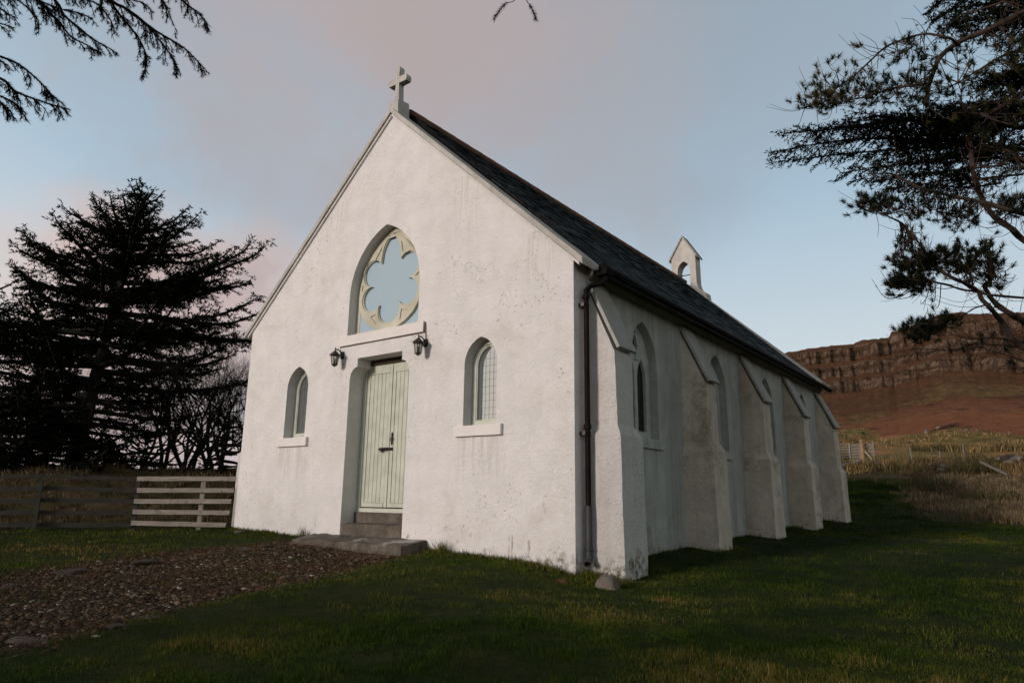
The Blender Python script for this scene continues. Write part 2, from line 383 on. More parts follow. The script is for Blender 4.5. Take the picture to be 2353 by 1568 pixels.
M['bark'] = simple('pine_bark', (0.034, 0.021, 0.014), 0.9, 9, 0.5, bs=0.7)
M['darkbark'] = simple('spruce_bark', (0.010, 0.008, 0.006), 0.9, 9, 0.5)
M['bare'] = simple('bare_twig_bark', (0.010, 0.007, 0.005), 0.9, 9, 0.5)
def rockmat(name, a, bcol, c3):
    m, g, b = mat(name); P = pos(g)
    cc = g.ramp(g.noise(P, 3.5, 7, 0.7), [(0.35, a), (0.55, bcol), (0.72, c3)])
    g.link(cc, b.inputs['Base Color']); b.inputs['Roughness'].default_value = 0.9
    bump(g, b, g.noise(P, 16, 6, 0.7), 0.6, 0.03); return m
M['rock'] = rockmat('brown_rock', (0.014, 0.010, 0.006), (0.032, 0.023, 0.014), (0.07, 0.052, 0.03))
M['tanrock'] = rockmat('tan_rock', (0.025, 0.018, 0.011), (0.07, 0.052, 0.033), (0.13, 0.10, 0.065))
M['palerock'] = rockmat('pale_rock', (0.06, 0.05, 0.038), (0.15, 0.125, 0.10), (0.27, 0.24, 0.20))
M['brick'] = simple('red_brick', (0.055, 0.02, 0.012), 0.85, 10, 0.4)

def leafmat(name, stops, rough=0.7, spec=0.15):
    m, g, b = mat(name)
    a = g.n('ShaderNodeAttribute', attribute_name='v').outputs['Fac']
    g.link(g.ramp(a, stops), b.inputs['Base Color']); b.inputs['Roughness'].default_value = rough
    b.inputs['Specular IOR Level'].default_value = spec; return m
M['lawn'] = leafmat('lawn_blades', [(0, (0.010, 0.021, 0.002)), (0.40, (0.036, 0.060, 0.006)), (0.66, (0.082, 0.090, 0.011)), (0.84, (0.10, 0.072, 0.017)), (1, (0.20, 0.13, 0.05))], spec=0.05)
M['tan'] = leafmat('dead_grass', [(0, (0.045, 0.034, 0.014)), (0.4, (0.14, 0.096, 0.050)), (0.8, (0.26, 0.185, 0.105)), (1, (0.38, 0.28, 0.17))])
M['rush'] = leafmat('rush_blades', [(0, (0.026, 0.028, 0.011)), (0.5, (0.082, 0.064, 0.025)), (1, (0.28, 0.18, 0.075))])
M['bank'] = leafmat('bank_grass', [(0, (0.016, 0.013, 0.005)), (0.5, (0.06, 0.040, 0.018)), (1, (0.22, 0.15, 0.075))])
M['spruce'] = leafmat('spruce_needles', [(0, (0.002, 0.0035, 0.002)), (0.6, (0.006, 0.009, 0.004)), (0.9, (0.016, 0.018, 0.007)), (1, (0.06, 0.028, 0.012))], spec=0.0)
M['pine'] = leafmat('pine_needles', [(0, (0.003, 0.005, 0.0025)), (0.55, (0.011, 0.016, 0.006)), (0.8, (0.035, 0.034, 0.013)), (1, (0.11, 0.075, 0.035))], spec=0.05)

# ------------------------------------------------------------------ terrain
def sst(x, a, b):
    t = np.clip((np.asarray(x, float)-a)/(b-a), 0, 1); return t*t*(3-2*t)
def vn(x, y, s, seed=0):
    """cheap smooth value noise, vectorised"""
    x = np.asarray(x, float)*s+seed*17.3; y = np.asarray(y, float)*s+seed*5.7
    xi = np.floor(x).astype(np.int64); yi = np.floor(y).astype(np.int64); fx = x-xi; fy = y-yi
    fx = fx*fx*(3-2*fx); fy = fy*fy*(3-2*fy)
    def h(i, j):
        n = (i*374761393+j*668265263+seed*1442695041) & 0xffffffff
        n = ((n ^ (n >> 13))*1274126177) & 0xffffffff
        return ((n ^ (n >> 16)) & 0xffff)/65535.0
    return (h(xi, yi)*(1-fx)+h(xi+1, yi)*fx)*(1-fy)+(h(xi, yi+1)*(1-fx)+h(xi+1, yi+1)*fx)*fy*1.0
def fbm(x, y, s, o=4, seed=0):
    r = 0; a = 1; t = 0
    for i in range(o): r = r+a*(vn(x, y, s*2**i, seed+i)-0.5); t += a; a *= 0.5
    return r/t*2
PATH = np.array([(0.1, -5.6), (-0.35, -4.9), (-0.75, -4.2), (-1.0, -3.4), (-1.35, -2.4), (-1.45, -1.5), (-1.5, -0.2), (1.45, -0.25), (1.85, -1.1), (2.05, -2.0),
                 (2.45, -3.2), (2.65, -4.3), (2.95, -5.2), (3.3, -5.9), (3.3, -7.4), (-0.2, -8.4)])
def inpoly(x, y, P=PATH):
    x = np.asarray(x, float); y = np.asarray(y, float); r = np.zeros(x.shape, bool)
    for (x0, y0), (x1, y1) in zip(P, np.roll(P, -1, 0)):
        c = ((y0 > y) != (y1 > y)); r ^= c & (x < (x1-x0)*(y-y0)/(y1-y0+1e-12)+x0)
    return r
def pathw(x, y):
    """wobbly membership of the cobbled path, 0..1"""
    dx = fbm(x, y, 1.3, 3, 40)*0.22; dy = fbm(x, y, 1.3, 3, 50)*0.22
    s = 0
    for ox, oy in ((0, 0), (.2, 0), (-.2, 0), (0, .2), (0, -.2)): s = s+inpoly(x+dx+ox, y+dy+oy)
    return s/5.0
def ground(x, y):
    x = np.asarray(x, float); y = np.asarray(y, float)
    rc = np.hypot(x-CAM[0], y-CAM[1])
    z = -0.0225*np.clip(x, -60, 60)+0.035*np.clip(y, -60, 14)
    z = z-0.10*sst(x, 3.2, 4.8)*sst(y, -6, 0)-0.09*np.exp(-((x-4.6)**2+(y-0.3)**2)/1.2)
    rise = np.interp(y, [14, 20, 24, 30, 45, 60, 76, 84, 100, 130], [0, 0.45, 0.85, 1.75, 3.9, 5.8, 7.3, 7.6, 7.0, 7.0])
    m = sst(x, -40, -8)
    z = z+rise*m
    z = z+m*sst(y, 30, 60)*(1-sst(rc, 92, 120))*(fbm(x, y, 0.06, 3, 3)*0.9)
    hm = np.exp(-(((x-3.4)/4.6)**2+((y-66)/7.0)**2)); z = z+1.15*hm*m          # the grassy hummock
    bank = sst(rc, 17.5, 20.0)*sst(x, -4.6, -6.2); z = z+bank*(0.95+0.35*fbm(x, y, 0.5, 3, 8))
    z = z+0.035*fbm(x, y, 0.55, 4, 1)*sst(rc, 1, 4)+0.016*fbm(x, y, 2.6, 3, 2)
    pw = pathw(x, y); z = z-0.035*pw
    return z
NR, NA = 300, 760
rad = np.concatenate([[0.0], np.geomspace(0.5, 135, NR-1)])
# finer in the view sector
az0, az1 = math.radians(-80), math.radians(8)
azs = np.concatenate([np.linspace(az0, az1, 560, endpoint=False), np.linspace(az1, az0+2*math.pi, 200, endpoint=False)])
RR, AA = np.meshgrid(rad, azs, indexing='ij')
GX = CAM[0]+RR*np.sin(AA); GY = CAM[1]+RR*np.cos(AA); GZ = ground(GX, GY)
v = np.stack([GX, GY, GZ], -1).reshape(-1, 3)
i = np.arange(NR-1)[:, None]*NA; j = np.arange(NA)[None, :]; k = (j+1) % NA
q = np.stack([i+j, i+k, i+NA+k, i+NA+j], -1).reshape(-1, 4)[:, ::-1]
mb = MB(); mb.quads(v, q)

m, g, b = mat('ground_soil_and_turf'); P = pos(g)
pa = g.n('ShaderNodeAttribute', attribute_name='path').outputs['Fac']
ta = g.n('ShaderNodeAttribute', attribute_name='tan').outputs['Fac']
br = g.n('ShaderNodeAttribute', attribute_name='bracken').outputs['Fac']
gr = g.ramp(g.noise(P, 1.6, 8, 0.72), [(0.33, (0.008, 0.012, 0.002)), (0.48, (0.018, 0.027, 0.004)), (0.60, (0.036, 0.035, 0.007)), (0.72, (0.060, 0.042, 0.014))])
pc = g.ramp(g.noise(P, 9, 6, 0.75), [(0.35, (0.018, 0.014, 0.009)), (0.52, (0.060, 0.044, 0.028)), (0.68, (0.13, 0.088, 0.052))])
tn = g.ramp(g.noise(P, 0.8, 8, 0.75), [(0.30, (0.030, 0.028, 0.011)), (0.5, (0.075, 0.052, 0.024)), (0.68, (0.14, 0.095, 0.045))])
bk = g.ramp(g.noise(g.mapping(P, (1, 1, 3)), 0.16, 9, 0.72), [(0.34, (0.065, 0.055, 0.017)), (0.47, (0.17, 0.125, 0.038)), (0.55, (0.27, 0.115, 0.042)), (0.70, (0.30, 0.22, 0.075))])
cc = g.mix(ta, gr, tn); cc = g.mix(br, cc, bk); cc = g.mix(pa, cc, pc)
g.link(cc, b.inputs['Base Color']); b.inputs['Roughness'].default_value = 0.95; b.inputs['Specular IOR Level'].default_value = 0.1
bump(g, b, g.math('ADD', g.noise(P, 22, 6, 0.75), g.noise(P, 2.5, 6, 0.7)), 0.9, 0.05)
go = mb.build('ground', m, smooth=True); tag(go, kind='structure', label='rough lawn and rising moorland field around the white chapel')
def addatt(o, name, arr):
    A = o.data.attributes.new(name, 'FLOAT', 'POINT'); A.data.foreach_set('value', np.asarray(arr, np.float32).ravel())
def tanw(x, y):
    rc = np.hypot(x-CAM[0], y-CAM[1])
    e = 14.2+1.6*fbm(x, y, 0.22, 3, 12)-2.0*sst(x, 8, 10); az = np.degrees(np.arctan2(x-CAM[0], y-CAM[1]))
    a = sst(y, e, e+1.2)*sst(az+1.5*fbm(x, y, 0.5, 3, 13), -8.6, -6.8)              # rough tussocks right of the mown strip
    a2 = sst(y, 25.0, 29)*sst(x, -30, -5)*0.75
    return np.clip(a+a2, 0, 1)
rc_ = np.hypot(GX-CAM[0], GY-CAM[1])
addatt(go, 'path', pathw(GX, GY))
bankm = sst(rc_, 16.9, 17.9)*sst(GX, -4.4, -5.4)
addatt(go, 'tan', np.clip(tanw(GX, GY)+bankm*0.8, 0, 1))
addatt(go, 'bracken', sst(GY, 33, 44)*sst(GX, -30, -8))

# ------------------------------------------------------------------ hills
sky_az = np.radians([-180, -110, -75, -58, -45, -30, -20, -15.5, -13.18, -10.38, -9.81, -8.0, -7.82, -7.27, -4.71, -3.24, -2.9, 0.23, 12, 30, 60, 100, 180])
sky_t = np.array([.012, .012, .015, .02, .06, .14, .19, .200, .2058, .2072, .211, .2118, .2189, .2201, .2345, .2355, .2312, .225, .22, .18, .10, .012, .012])
azh = np.concatenate([np.linspace(math.radians(-26), math.radians(6), 640, endpoint=False), np.linspace(math.radians(6), math.radians(334), 330, endpoint=False)])
azw = (azh+math.pi) % (2*math.pi)-math.pi
T = np.interp(azw, sky_az, sky_t); T = T+0.0016*fbm(azw*200, azw*0, 1.0, 4, 5)*(T > .1)
prof_r = np.array([105, 140, 210, 300, 400, 470, 512, 522, 546, 555, 584, 592, 640, 760, 1400, 3000])
prof_e = np.array([-.2, .26, .42, .50, .60, .66, .70, .775, .80, .87, .89, .975, 1.0, .93, .50, .20])
rr = np.concatenate([np.linspace(105, 470, 130, endpoint=False), np.linspace(470, 660, 230, endpoint=False), np.geomspace(660, 3000, 24)])
RH, AH = np.meshgrid(rr, azh, indexing='ij'); TH = np.broadcast_to(T, RH.shape)
HX = CAM[0]+RH*np.sin(AH); HY = CAM[1]+RH*np.cos(AH)
shift = 17*fbm(AH*60, RH*0.006, 1.0, 5, 21)+7*fbm(AH*200, RH*0.02, 1.0, 4, 22)
E = np.interp(RH+shift*sst(RH, 380, 480)*(1-sst(RH, 620, 650)), prof_r, prof_e)
E = np.minimum(E, 1.0)
far = sst(RH, 130, 260)
HZ = CAM[2]+RH*TH*E
big = (TH > .05)
HZ = HZ+big*far*(4.5*fbm(HX, HY, 0.010, 5, 30)+1.2*fbm(HX, HY, 0.06, 4, 31))*(1-0.9*sst(RH, 540, 640))
HZ = np.where(RH < 108, -6.0, HZ)
v = np.stack([HX, HY, HZ], -1).reshape(-1, 3); nA = len(azh); nR = len(rr)
i = np.arange(nR-1)[:, None]*nA; j = np.arange(nA)[None, :]; k = (j+1) % nA
q = np.stack([i+j, i+k, i+nA+k, i+nA+j], -1).reshape(-1, 4)[:, ::-1]
mb = MB(); mb.quads(v, q)
dZ = np.gradient(HZ, axis=0)/np.gradient(RH, axis=0)
rockf = sst(dZ, 0.30, 0.58)
m, g, b = mat('moor_and_crag'); P = pos(g)
ra = g.n('ShaderNodeAttribute', attribute_name='rock').outputs['Fac']
ea = g.n('ShaderNodeAttribute', attribute_name='rel').outputs['Fac']
n1 = g.noise(P, 0.012, 9, 0.68); n2 = g.noise(g.mapping(P, (1, 1, 2.5)), 0.035, 9, 0.75, 0.8); n3 = g.noise(P, 0.25, 6, 0.75)
brk = g.ramp(n3, [(0.3, (0.27, 0.105, 0.050)), (0.7, (0.48, 0.20, 0.098))])
hth = g.ramp(n3, [(0.3, (0.09, 0.046, 0.025)), (0.7, (0.25, 0.12, 0.058))])
gsy = g.ramp(n3, [(0.40, (0.13, 0.070, 0.030)), (0.6, (0.34, 0.225, 0.090))])
cc = g.mix(g.rng(ea, 0.46, 0.56), brk, g.mix(g.rng(n2, 0.46, 0.60), hth, g.ramp(n3, [(0.3, (0.17, 0.072, 0.034)), (0.7, (0.31, 0.135, 0.062))])))
cc = g.mix(g.math('MULTIPLY', g.rng(n1, 0.47, 0.55), g.rng(g.math('ABSOLUTE', g.math('SUBTRACT', ea, 0.56)), 0.14, 0.03)), cc, gsy)
cc = g.mix(g.math('MULTIPLY', g.rng(n2, 0.57, 0.63), 0.85), cc, (0.032, 0.022, 0.015))
cl = g.noise(g.mapping(P, (0.30, 0.30, 0.085)), 1.0, 8, 0.78)
clb = g.noise(g.mapping(P, (0.016, 0.016, 0.26)), 1.0, 6, 0.75)
rk = g.ramp(cl, [(0.38, (0.035, 0.027, 0.022)), (0.46, (0.15, 0.10, 0.068)), (0.54, (0.30, 0.20, 0.13)), (0.66, (0.48, 0.34, 0.235))])
rk = g.mix(g.rng(clb, 0.49, 0.56, 0, 0.85), rk, g.ramp(n3, [(0.3, (0.065, 0.038, 0.022)), (0.7, (0.15, 0.075, 0.042))]))
cc = g.mix(ra, cc, rk)
sp = g.math('MULTIPLY', g.math('LESS_THAN', g.voro(P, 0.16, 'F1'), 0.13), g.rng(n1, 0.5, 0.6))
cc = g.mix(g.math('MULTIPLY', sp, 0.6), cc, (0.30, 0.25, 0.19))
g.link(cc, b.inputs['Base Color']); b.inputs['Roughness'].default_value = 0.95; b.inputs['Specular IOR Level'].default_value = 0.05
bump(g, b, g.math('ADD', g.math('MULTIPLY', cl, 1.6), g.noise(P, 0.09, 9, 0.8)), 1.0, 6.5)
ho = mb.build('hills', m, smooth=True); tag(ho, kind='structure', label='red brown moorland slope under a banded rocky escarpment')
addatt(ho, 'rock', rockf); addatt(ho, 'rel', E*np.ones_like(RH))
# ------------------------------------------------------------------ chapel
HX_, HE, HA, LEN = 4.0, 4.17, 7.85, 13.62
ch = empty('chapel', (0, 0, 0), 'white roughcast stone chapel with slate roof, pale green double door and sloping side buttresses', 'church')
YB = [0.362, 3.645, 6.771, 9.884, 12.985]
WY = [2.135, 5.381, 8.521, 11.645]
# door opening outline (shouldered head)
dp = [(-0.755, -0.9), (-0.755, 2.80)]+[(-0.755+0.185*(1-math.cos(t)), 2.80+0.235*math.sin(t)) for t in np.linspace(0.15, math.pi/2, 7)]
dp += [(-0.57, 3.187)]
dpr = [(-x, z) for x, z in dp[::-1]]
WF = arch  # alias
wl = arch(-2.28, 0.325, 1.84, 2.79, 3.21); wr = arch(2.305, 0.325, 1.84, 2.79, 3.21)
rose = arch(0.0, 0.905, 3.64, 4.37, 5.62, 22)
outl = [(-HX_, -0.9)]+dp+dpr+[(HX_, -0.9), (HX_, HE), (0, HA), (-HX_, HE)]
fr = plate('front_wall', outl, [wl, wr, rose], 0.55, lambda u, v, w_: (u, w_, v), M['wall'], ch)
# side walls with pointed openings
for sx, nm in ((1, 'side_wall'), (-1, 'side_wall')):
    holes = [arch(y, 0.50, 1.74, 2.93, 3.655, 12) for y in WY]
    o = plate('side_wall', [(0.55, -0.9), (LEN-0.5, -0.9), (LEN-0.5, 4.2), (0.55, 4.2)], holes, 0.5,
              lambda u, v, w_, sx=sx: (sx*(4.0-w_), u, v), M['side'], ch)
MB().box((3.94, 0.30, -0.9), (3.995, 0.549, 4.15)).build('corner_quoin', M['side'], ch) if False else None
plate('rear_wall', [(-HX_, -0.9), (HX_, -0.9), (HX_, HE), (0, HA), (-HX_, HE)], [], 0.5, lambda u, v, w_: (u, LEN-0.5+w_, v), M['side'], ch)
# floor inside, dark
MB().box((-3.5, 0.55, -0.3), (3.5, LEN-0.5, 0.3)).build('floor', M['void'], ch)

# side buttresses, caps as sub-parts
for sx in (1, -1):
    for kk, y0 in enumerate(YB):
        y1 = y0+0.50; V = []; base = -1.0
        e = 0.075
        rings = [(base, 4.58, y0-e+0.0, y1+e), (1.615, 4.545, y0-e, y1+e), (1.77, 4.455, y0, y1), (2.80, 4.44, y0, y1)]
        for z, xo, a, b_ in rings: V += [(3.9, a, z), (xo, a, z), (xo, b_, z), (3.9, b_, z)]
        V += [(3.9, y0, 4.0), (3.9, y1, 4.0)]
        V = [(sx*x, y, z) for x, y, z in V]
        F = []
        for r_ in range(3):
            a = r_*4
            for j_ in range(4): F.append([a+j_, a+(j_+1) % 4, a+4+(j_+1) % 4, a+4+j_])
        F += [[12, 13, 16], [13, 14, 17, 16], [14, 15, 17], [15, 12, 16, 17], [3, 2, 1, 0]]
        mb = MB(); mb.poly(V, F)
        bo = mb.build('buttress', M['butt1'] if kk == 0 else M['butt'], ch)
        roughen(bo, 0.14, 0.009, 2.4, smooth=False)
        # cap slab
        ex = 0.012; t_ = 0.052
        p0 = (3.93, 4.015); p1 = (4.485, 2.83)
        d = np.array([p1[0]-p0[0], p1[1]-p0[1]]); d /= np.linalg.norm(d); nn = np.array([-d[1], d[0]])*1.0
        if nn[0] < 0: nn = -nn
        A = np.array(p0); B = np.array(p1); A2 = A+nn*t_; B2 = B+nn*t_*0.9
        V = []
        for yy in (y0-ex, y1+ex): V += [(sx*A[0], yy, A[1]), (sx*B[0], yy, B[1]), (sx*B2[0], yy, B2[1]), (sx*A2[0], yy, A2[1])]
        mb = MB(); mb.hexa(V)
        co = mb.build('buttress_cap', M['cap'], bo); roughen(co, 0.2, 0.004, 3.0)

# wall head cornice, gutter, soffit
for sx in (1, -1):
    mb = MB(); V = [(sx*x, y, z) for y in (0.36, LEN-0.1) for x, z in ((4.002, 3.90), (4.10, 3.97), (4.13, 4.09), (4.002, 4.09))]
    mb.hexa(V); bevel(mb.build('cornice', M['cap'], ch), 0.012)
    mb = MB(); mb.tube([(sx*4.30, y, 4.03-0.002*y) for y in np.linspace(0.30, LEN+0.1, 14)], 0.062, 8, cap=True)
    gu = mb.build('gutter', M['gutter'], ch, smooth=True)
    mb = MB(); mb.beam((sx*4.19, 0.42, 4.055), (sx*4.19, LEN-0.02, 4.055), 0.13, 0.05); mb.build('fascia', M['gutter'], ch)
# roof slates, right and left slope as two parts
def rz(x, e=0): return 8.06-0.946*abs(x)+e
ang = math.atan(0.946); ca, sa = math.cos(ang), math.sin(ang)
Ls = 4.33/ca
for sx in (1, -1):
    mb = MB(); ncs = 28; pitch = Ls/ncs; rs = random.Random(5+sx)
    for c in range(ncs):
        s0 = Ls-(c+1)*pitch-0.07; s1 = Ls-c*pitch; y = 0.40-(0.12 if c % 2 else 0)
        while y < LEN+0.02:
            wd = rs.uniform(0.19, 0.30); a, b_ = max(0.40, y), min(LEN+0.04, y+wd-0.006)
            if b_-a > 0.03:
                l = rs.uniform(-0.010, 0.012); lift = 0.014+rs.uniform(0, 0.009); tw = rs.uniform(-0.004, 0.004)
                V = []
                for (s_, h0) in ((s1+l, lift), (max(0, s0), 0.0)):
                    for yy, tt in ((a, tw), (b_, -tw)):
                        for hh in (0, 0.010):
                            h = h0+hh+tt; V.append((sx*(s_*ca+h*sa), yy, 8.06-s_*sa+h*ca))
                # order to hexa
                V = [V[0], V[2], V[6], V[4], V[1], V[3], V[7], V[5]]
                mb.hexa(V)
            y += wd
    so_ = mb.build('slates', M['slate'], ch)
    mb = MB(); V = [(sx*x, y, z) for y in (0.42, LEN) for x, z in ((0, 8.055), (4.31, 8.055-0.946*4.31), (4.31, 7.99-0.946*4.31), (0, 7.90))]
    mb.hexa(V); mb.build('roof_deck', M['gutter'], ch)
mb = MB(); yy = 0.41
while yy < 13.3:
    mb.tube([(0, yy, 8.085), (0, yy+0.43, 8.092)], 0.075, 8, cap=True); yy += 0.44
mb.build('ridge_tiles', M['ridge'], ch, smooth=False)
# copings front and rear
for (ya, yb, zo, mm) in ((-0.075, 0.41, 0.0, 'coping'), (LEN-0.44, LEN+0.06, 0.12, 'cap')):
    for sx in (1, -1):
        n = 5; xs = np.linspace(0.0, 4.19, n+1)
        mb = MB()
        for a, b_ in zip(xs[:-1], xs[1:]):
            b2 = b_-0.006 if b_ < 4.18 else b_
            V = []
            for x in (a, b2):
                zt = 7.965-0.9195*x+zo; V += [(sx*x, ya, zt-0.105), (sx*x, yb, zt-0.105), (sx*x, yb, zt), (sx*x, ya, zt)]
            mb.hexa(V)
        co = mb.build('coping', M[mm], ch); roughen(co, 0.25, 0.006, 2.2)
        mb = MB(); V = []
        for x in (0.0, 4.12):
            zt = 7.85-0.9195*x+zo; V += [(sx*x, ya+0.035, zt-0.055), (sx*x, ya+0.10, zt-0.055), (sx*x, ya+0.10, zt+0.0), (sx*x, ya+0.035, zt+0.0)]
        mb.hexa(V)
        if ya < 0: bevel(mb.build('coping_moulding', M['wall'], co), 0.01)
# front gable cross
cr = MB()
cr.hexa([(-0.155, 0.02, 7.80), (0.115, 0.02, 7.80), (0.115, 0.32, 7.80), (-0.155, 0.32, 7.80), (-0.14, 0.02, 8.15), (0.10, 0.02, 8.15), (0.10, 0.30, 8.18), (-0.14, 0.30, 8.18)])
crb = cr.build('cross_base', M['coping'], ch); roughen(crb, 0.08, 0.005, 5)
cx0 = -0.02
outc = [(cx0-0.066, 8.12), (cx0-0.046, 8.55), (cx0-0.235, 8.555), (cx0-0.248, 8.62), (cx0-0.232, 8.685), (cx0-0.046, 8.69), (cx0-0.047, 8.90), (cx0-0.03, 8.925),
        (cx0+0.03, 8.925), (cx0+0.047, 8.90), (cx0+0.046, 8.69), (cx0+0.232, 8.685), (cx0+0.25, 8.615), (cx0+0.235, 8.555), (cx0+0.046, 8.55), (cx0+0.066, 8.12)]
cro = plate('gable_cross', outc, [], 0.13, lambda u, v, w_: (u, 0.08+w_, v), M['coping'], ch); roughen(cro, 0.07, 0.006, 6)

# bellcote over the rear gable
def barch(c, hw, zb, zs, za): return arch(c, hw, zb, zs, za, 8)
bc = 0.075; ya, yb = 13.33, 13.74
bo_ = [(bc-0.80, 7.0), (bc-0.74, 7.52), (bc-0.62, 7.60), (bc-0.50, 7.72), (bc-0.44, 7.90), (bc-0.43, 8.92), (bc, 9.60), (bc+0.43, 8.92), (bc+0.44, 7.90), (bc+0.50, 7.72), (bc+0.62, 7.60), (bc+0.74, 7.52), (bc+0.80, 7.0)]
bcl = plate('bellcote', bo_, [barch(bc, 0.22, 7.76, 8.42, 8.75)], yb-ya, lambda u, v, w_: (u, ya+w_, v), M['coping'], ch)
for sx in (1, -1):
    mb = MB(); V = []
    for x, z in ((0.0, 9.60), (0.50, 8.80)):
        V += [(bc+sx*x, ya-0.05, z), (bc+sx*x, yb+0.05, z), (bc+sx*x, yb+0.05, z+0.085), (bc+sx*x, ya-0.05, z+0.085)]
    mb.hexa(V); mb.build('bellcote_coping', M['cap'], bcl)
mb = MB(); mb.tube([(-0.75, 13.52, 8.30), (0.34, 13.52, 8.30)], 0.016, 6)
mb.build('bell_spindle', M['black'], bcl)
mb = MB(); th = np.linspace(0, 2*math.pi, 25); wx = -0.56
mb.tube([(wx, 13.52+0.33*math.cos(t), 8.30+0.33*math.sin(t)) for t in th], 0.016, 6)
mb.tube([(wx, 13.52, 7.97), (wx, 13.52, 8.63)], 0.010, 5); mb.tube([(wx, 13.19, 8.30), (wx, 13.85, 8.30)], 0.010, 5)
mb.build('bell_wheel', M['black'], bcl)

# ---- windows of the front wall
def offset_arch(c, hw, zb, zs, za, t): return arch(c, hw-t, zb+t, zs, za-t*1.15)
for c, lab in ((-2.28, 'narrow pointed window left of the door'), (2.305, 'narrow pointed window right of the door')):
    P1 = (c, 0.322, 1.842, 2.79, 3.207)
    f = plate('window', arch(*P1), [offset_arch(*P1, 0.085)], 0.10, lambda u, v, w_: (u, 0.19+w_, v), M['frame'], ch); f['label'] = lab
    bevel(f, 0.012)
    P2 = (c, 0.245, 1.92, 2.79, 3.12)
    f2 = plate('inner_frame', arch(*P2), [offset_arch(*P2, 0.022)], 0.05, lambda u, v, w_: (u, 0.205+w_, v), M['frame'], f)
    P3 = (c, 0.235, 1.93, 2.79, 3.11)
    plate('pane', arch(*P3), [], 0.01, lambda u, v, w_: (u, 0.232+w_, v), M['glass'], f)
    mb = MB(); x = c-0.16
    while x < c+0.2:
        zt = 2.86+0.2*max(0, 1-abs(x-c)/0.24)+0.02; mb.box((x-0.002, 0.229, 1.95), (x+0.002, 0.2315, zt)); x += 0.08
    z = 2.02
    while z < 2.95: mb.box((c-0.217, 0.2293, z-0.002), (c+0.217, 0.2313, z+0.002)); z += 0.11
    mb.build('glazing_lead', M['lead'], f)
    mb = MB(); mb.box((c-0.455, -0.055, 1.672), (c+0.455, 0.20, 1.838)); s_ = mb.build('sill', M['sill'], f); bevel(s_, 0.012, 2); roughen(s_, 0.3, 0.004, 3)

# ---- six lobed window over the door
rf = plate('rose_window', arch(0, 0.903, 3.642, 4.37, 5.617, 22), [offset_arch(0, 0.903, 3.62, 4.37, 5.617, 0.105)], 0.14, lambda u, v, w_: (u, 0.185+w_, v), M['tracery'], ch)
rf['label'] = 'six lobed window in a pointed arch above the door'; bevel(rf, 0.015)
cus = [(0.252, 4.955), (0.468, 4.55), (0.252, 4.165)]
def arc_pts(c, a, b_, n=12, big=True):
    t0 = math.atan2(a[1]-c[1], a[0]-c[0]); t1 = math.atan2(b_[1]-c[1], b_[0]-c[0])
    if t1 > t0: t1 -= 2*math.pi      # clockwise
    r0 = math.hypot(a[0]-c[0], a[1]-c[1]); r1 = math.hypot(b_[0]-c[0], b_[1]-c[1])
    return [(c[0]+(r0+(r1-r0)*s_)*math.cos(t0+(t1-t0)*s_), c[1]+(r0+(r1-r0)*s_)*math.sin(t0+(t1-t0)*s_)) for s_ in np.linspace(0, 1, n)]
right = [(0.0, 5.48), (0.10, 5.385), (0.175, 5.28), (0.222, 5.17), (0.240, 5.05)]
right += arc_pts((0.455, 4.785), cus[0], cus[1], 14)
right += arc_pts((0.46, 4.325), cus[1], cus[2], 14)[1:]
bot = arc_pts((0.0, 4.055), cus[2], (0, 3.80), 8)[1:]
rt = right+bot; hexa = rt+[(-x, z) for x, z in rt[::-1][1:-1]]
_a = arch(0, 0.815, 4.3, 4.37, 5.50, 12); _a = [p_ for p_ in _a if p_[0] >= -1e-6 and p_[1] > 4.31]
oc = _a+[(0.805, 4.22), (0.745, 4.06), (0.63, 3.91), (0.46, 3.785), (0.28, 3.705), (0.12, 3.668), (0, 3.66)]; oc[0] = (0, oc[0][1])
outer = oc+[(-x, z) for x, z in oc[::-1][1:-1]]
tb = plate('tracery', outer, [hexa], 0.05, lambda u, v, w_: (u, 0.163+w_, v), M['tracery'], rf)
def grow(pts, c, k): return [(c[0]+(x-c[0])*k, c[1]+(z-c[1])*k) for x, z in pts]
tri = [[(s_*0.24, 5.30), (s_*0.44, 5.04), (s_*0.30, 5.07)] for s_ in (1, -1)]+[[(s_*0.30, 3.80), (s_*0.47, 3.97), (s_*0.33, 4.0)] for s_ in (1, -1)]+[[(s_*0.735, 4.62), (s_*0.75, 4.50), (s_*0.64, 4.555)] for s_ in (1, -1)]
tb2 = plate('tracery_face', grow(outer, (0, 4.6), 0.992), [grow(hexa, (0, 4.56), 1.035)]+tri, 0.02, lambda u, v, w_: (u, 0.144+w_, v), M['tracery'], rf)
bevel(tb2, 0.008)
plate('screen_panel', arch(0, 0.80, 3.66, 4.37, 5.50, 16), [], 0.01, lambda u, v, w_: (u, 0.196+w_, v), M['mesh'], rf)
mb = MB(); mb.hexa([(-1.09, -0.035, 3.452), (1.07, -0.035, 3.452), (1.07, 0.22, 3.452), (-1.09, 0.22, 3.452), (-1.09, -0.03, 3.635), (1.07, -0.03, 3.635), (1.07, 0.22, 3.655), (-1.09, 0.22, 3.655)])
s_ = mb.build('sill', M['sill'], rf); roughen(s_, 0.3, 0.004, 2.5)
M['rust'] = simple('rusty_steel', (0.25, 0.09, 0.03), 0.9)
for x in (-0.70, -0.45, 0.69): MB().box((x-0.012, 0.10, 3.645), (x+0.012, 0.2, 3.678)).build('fixing', M['rust'], rf)
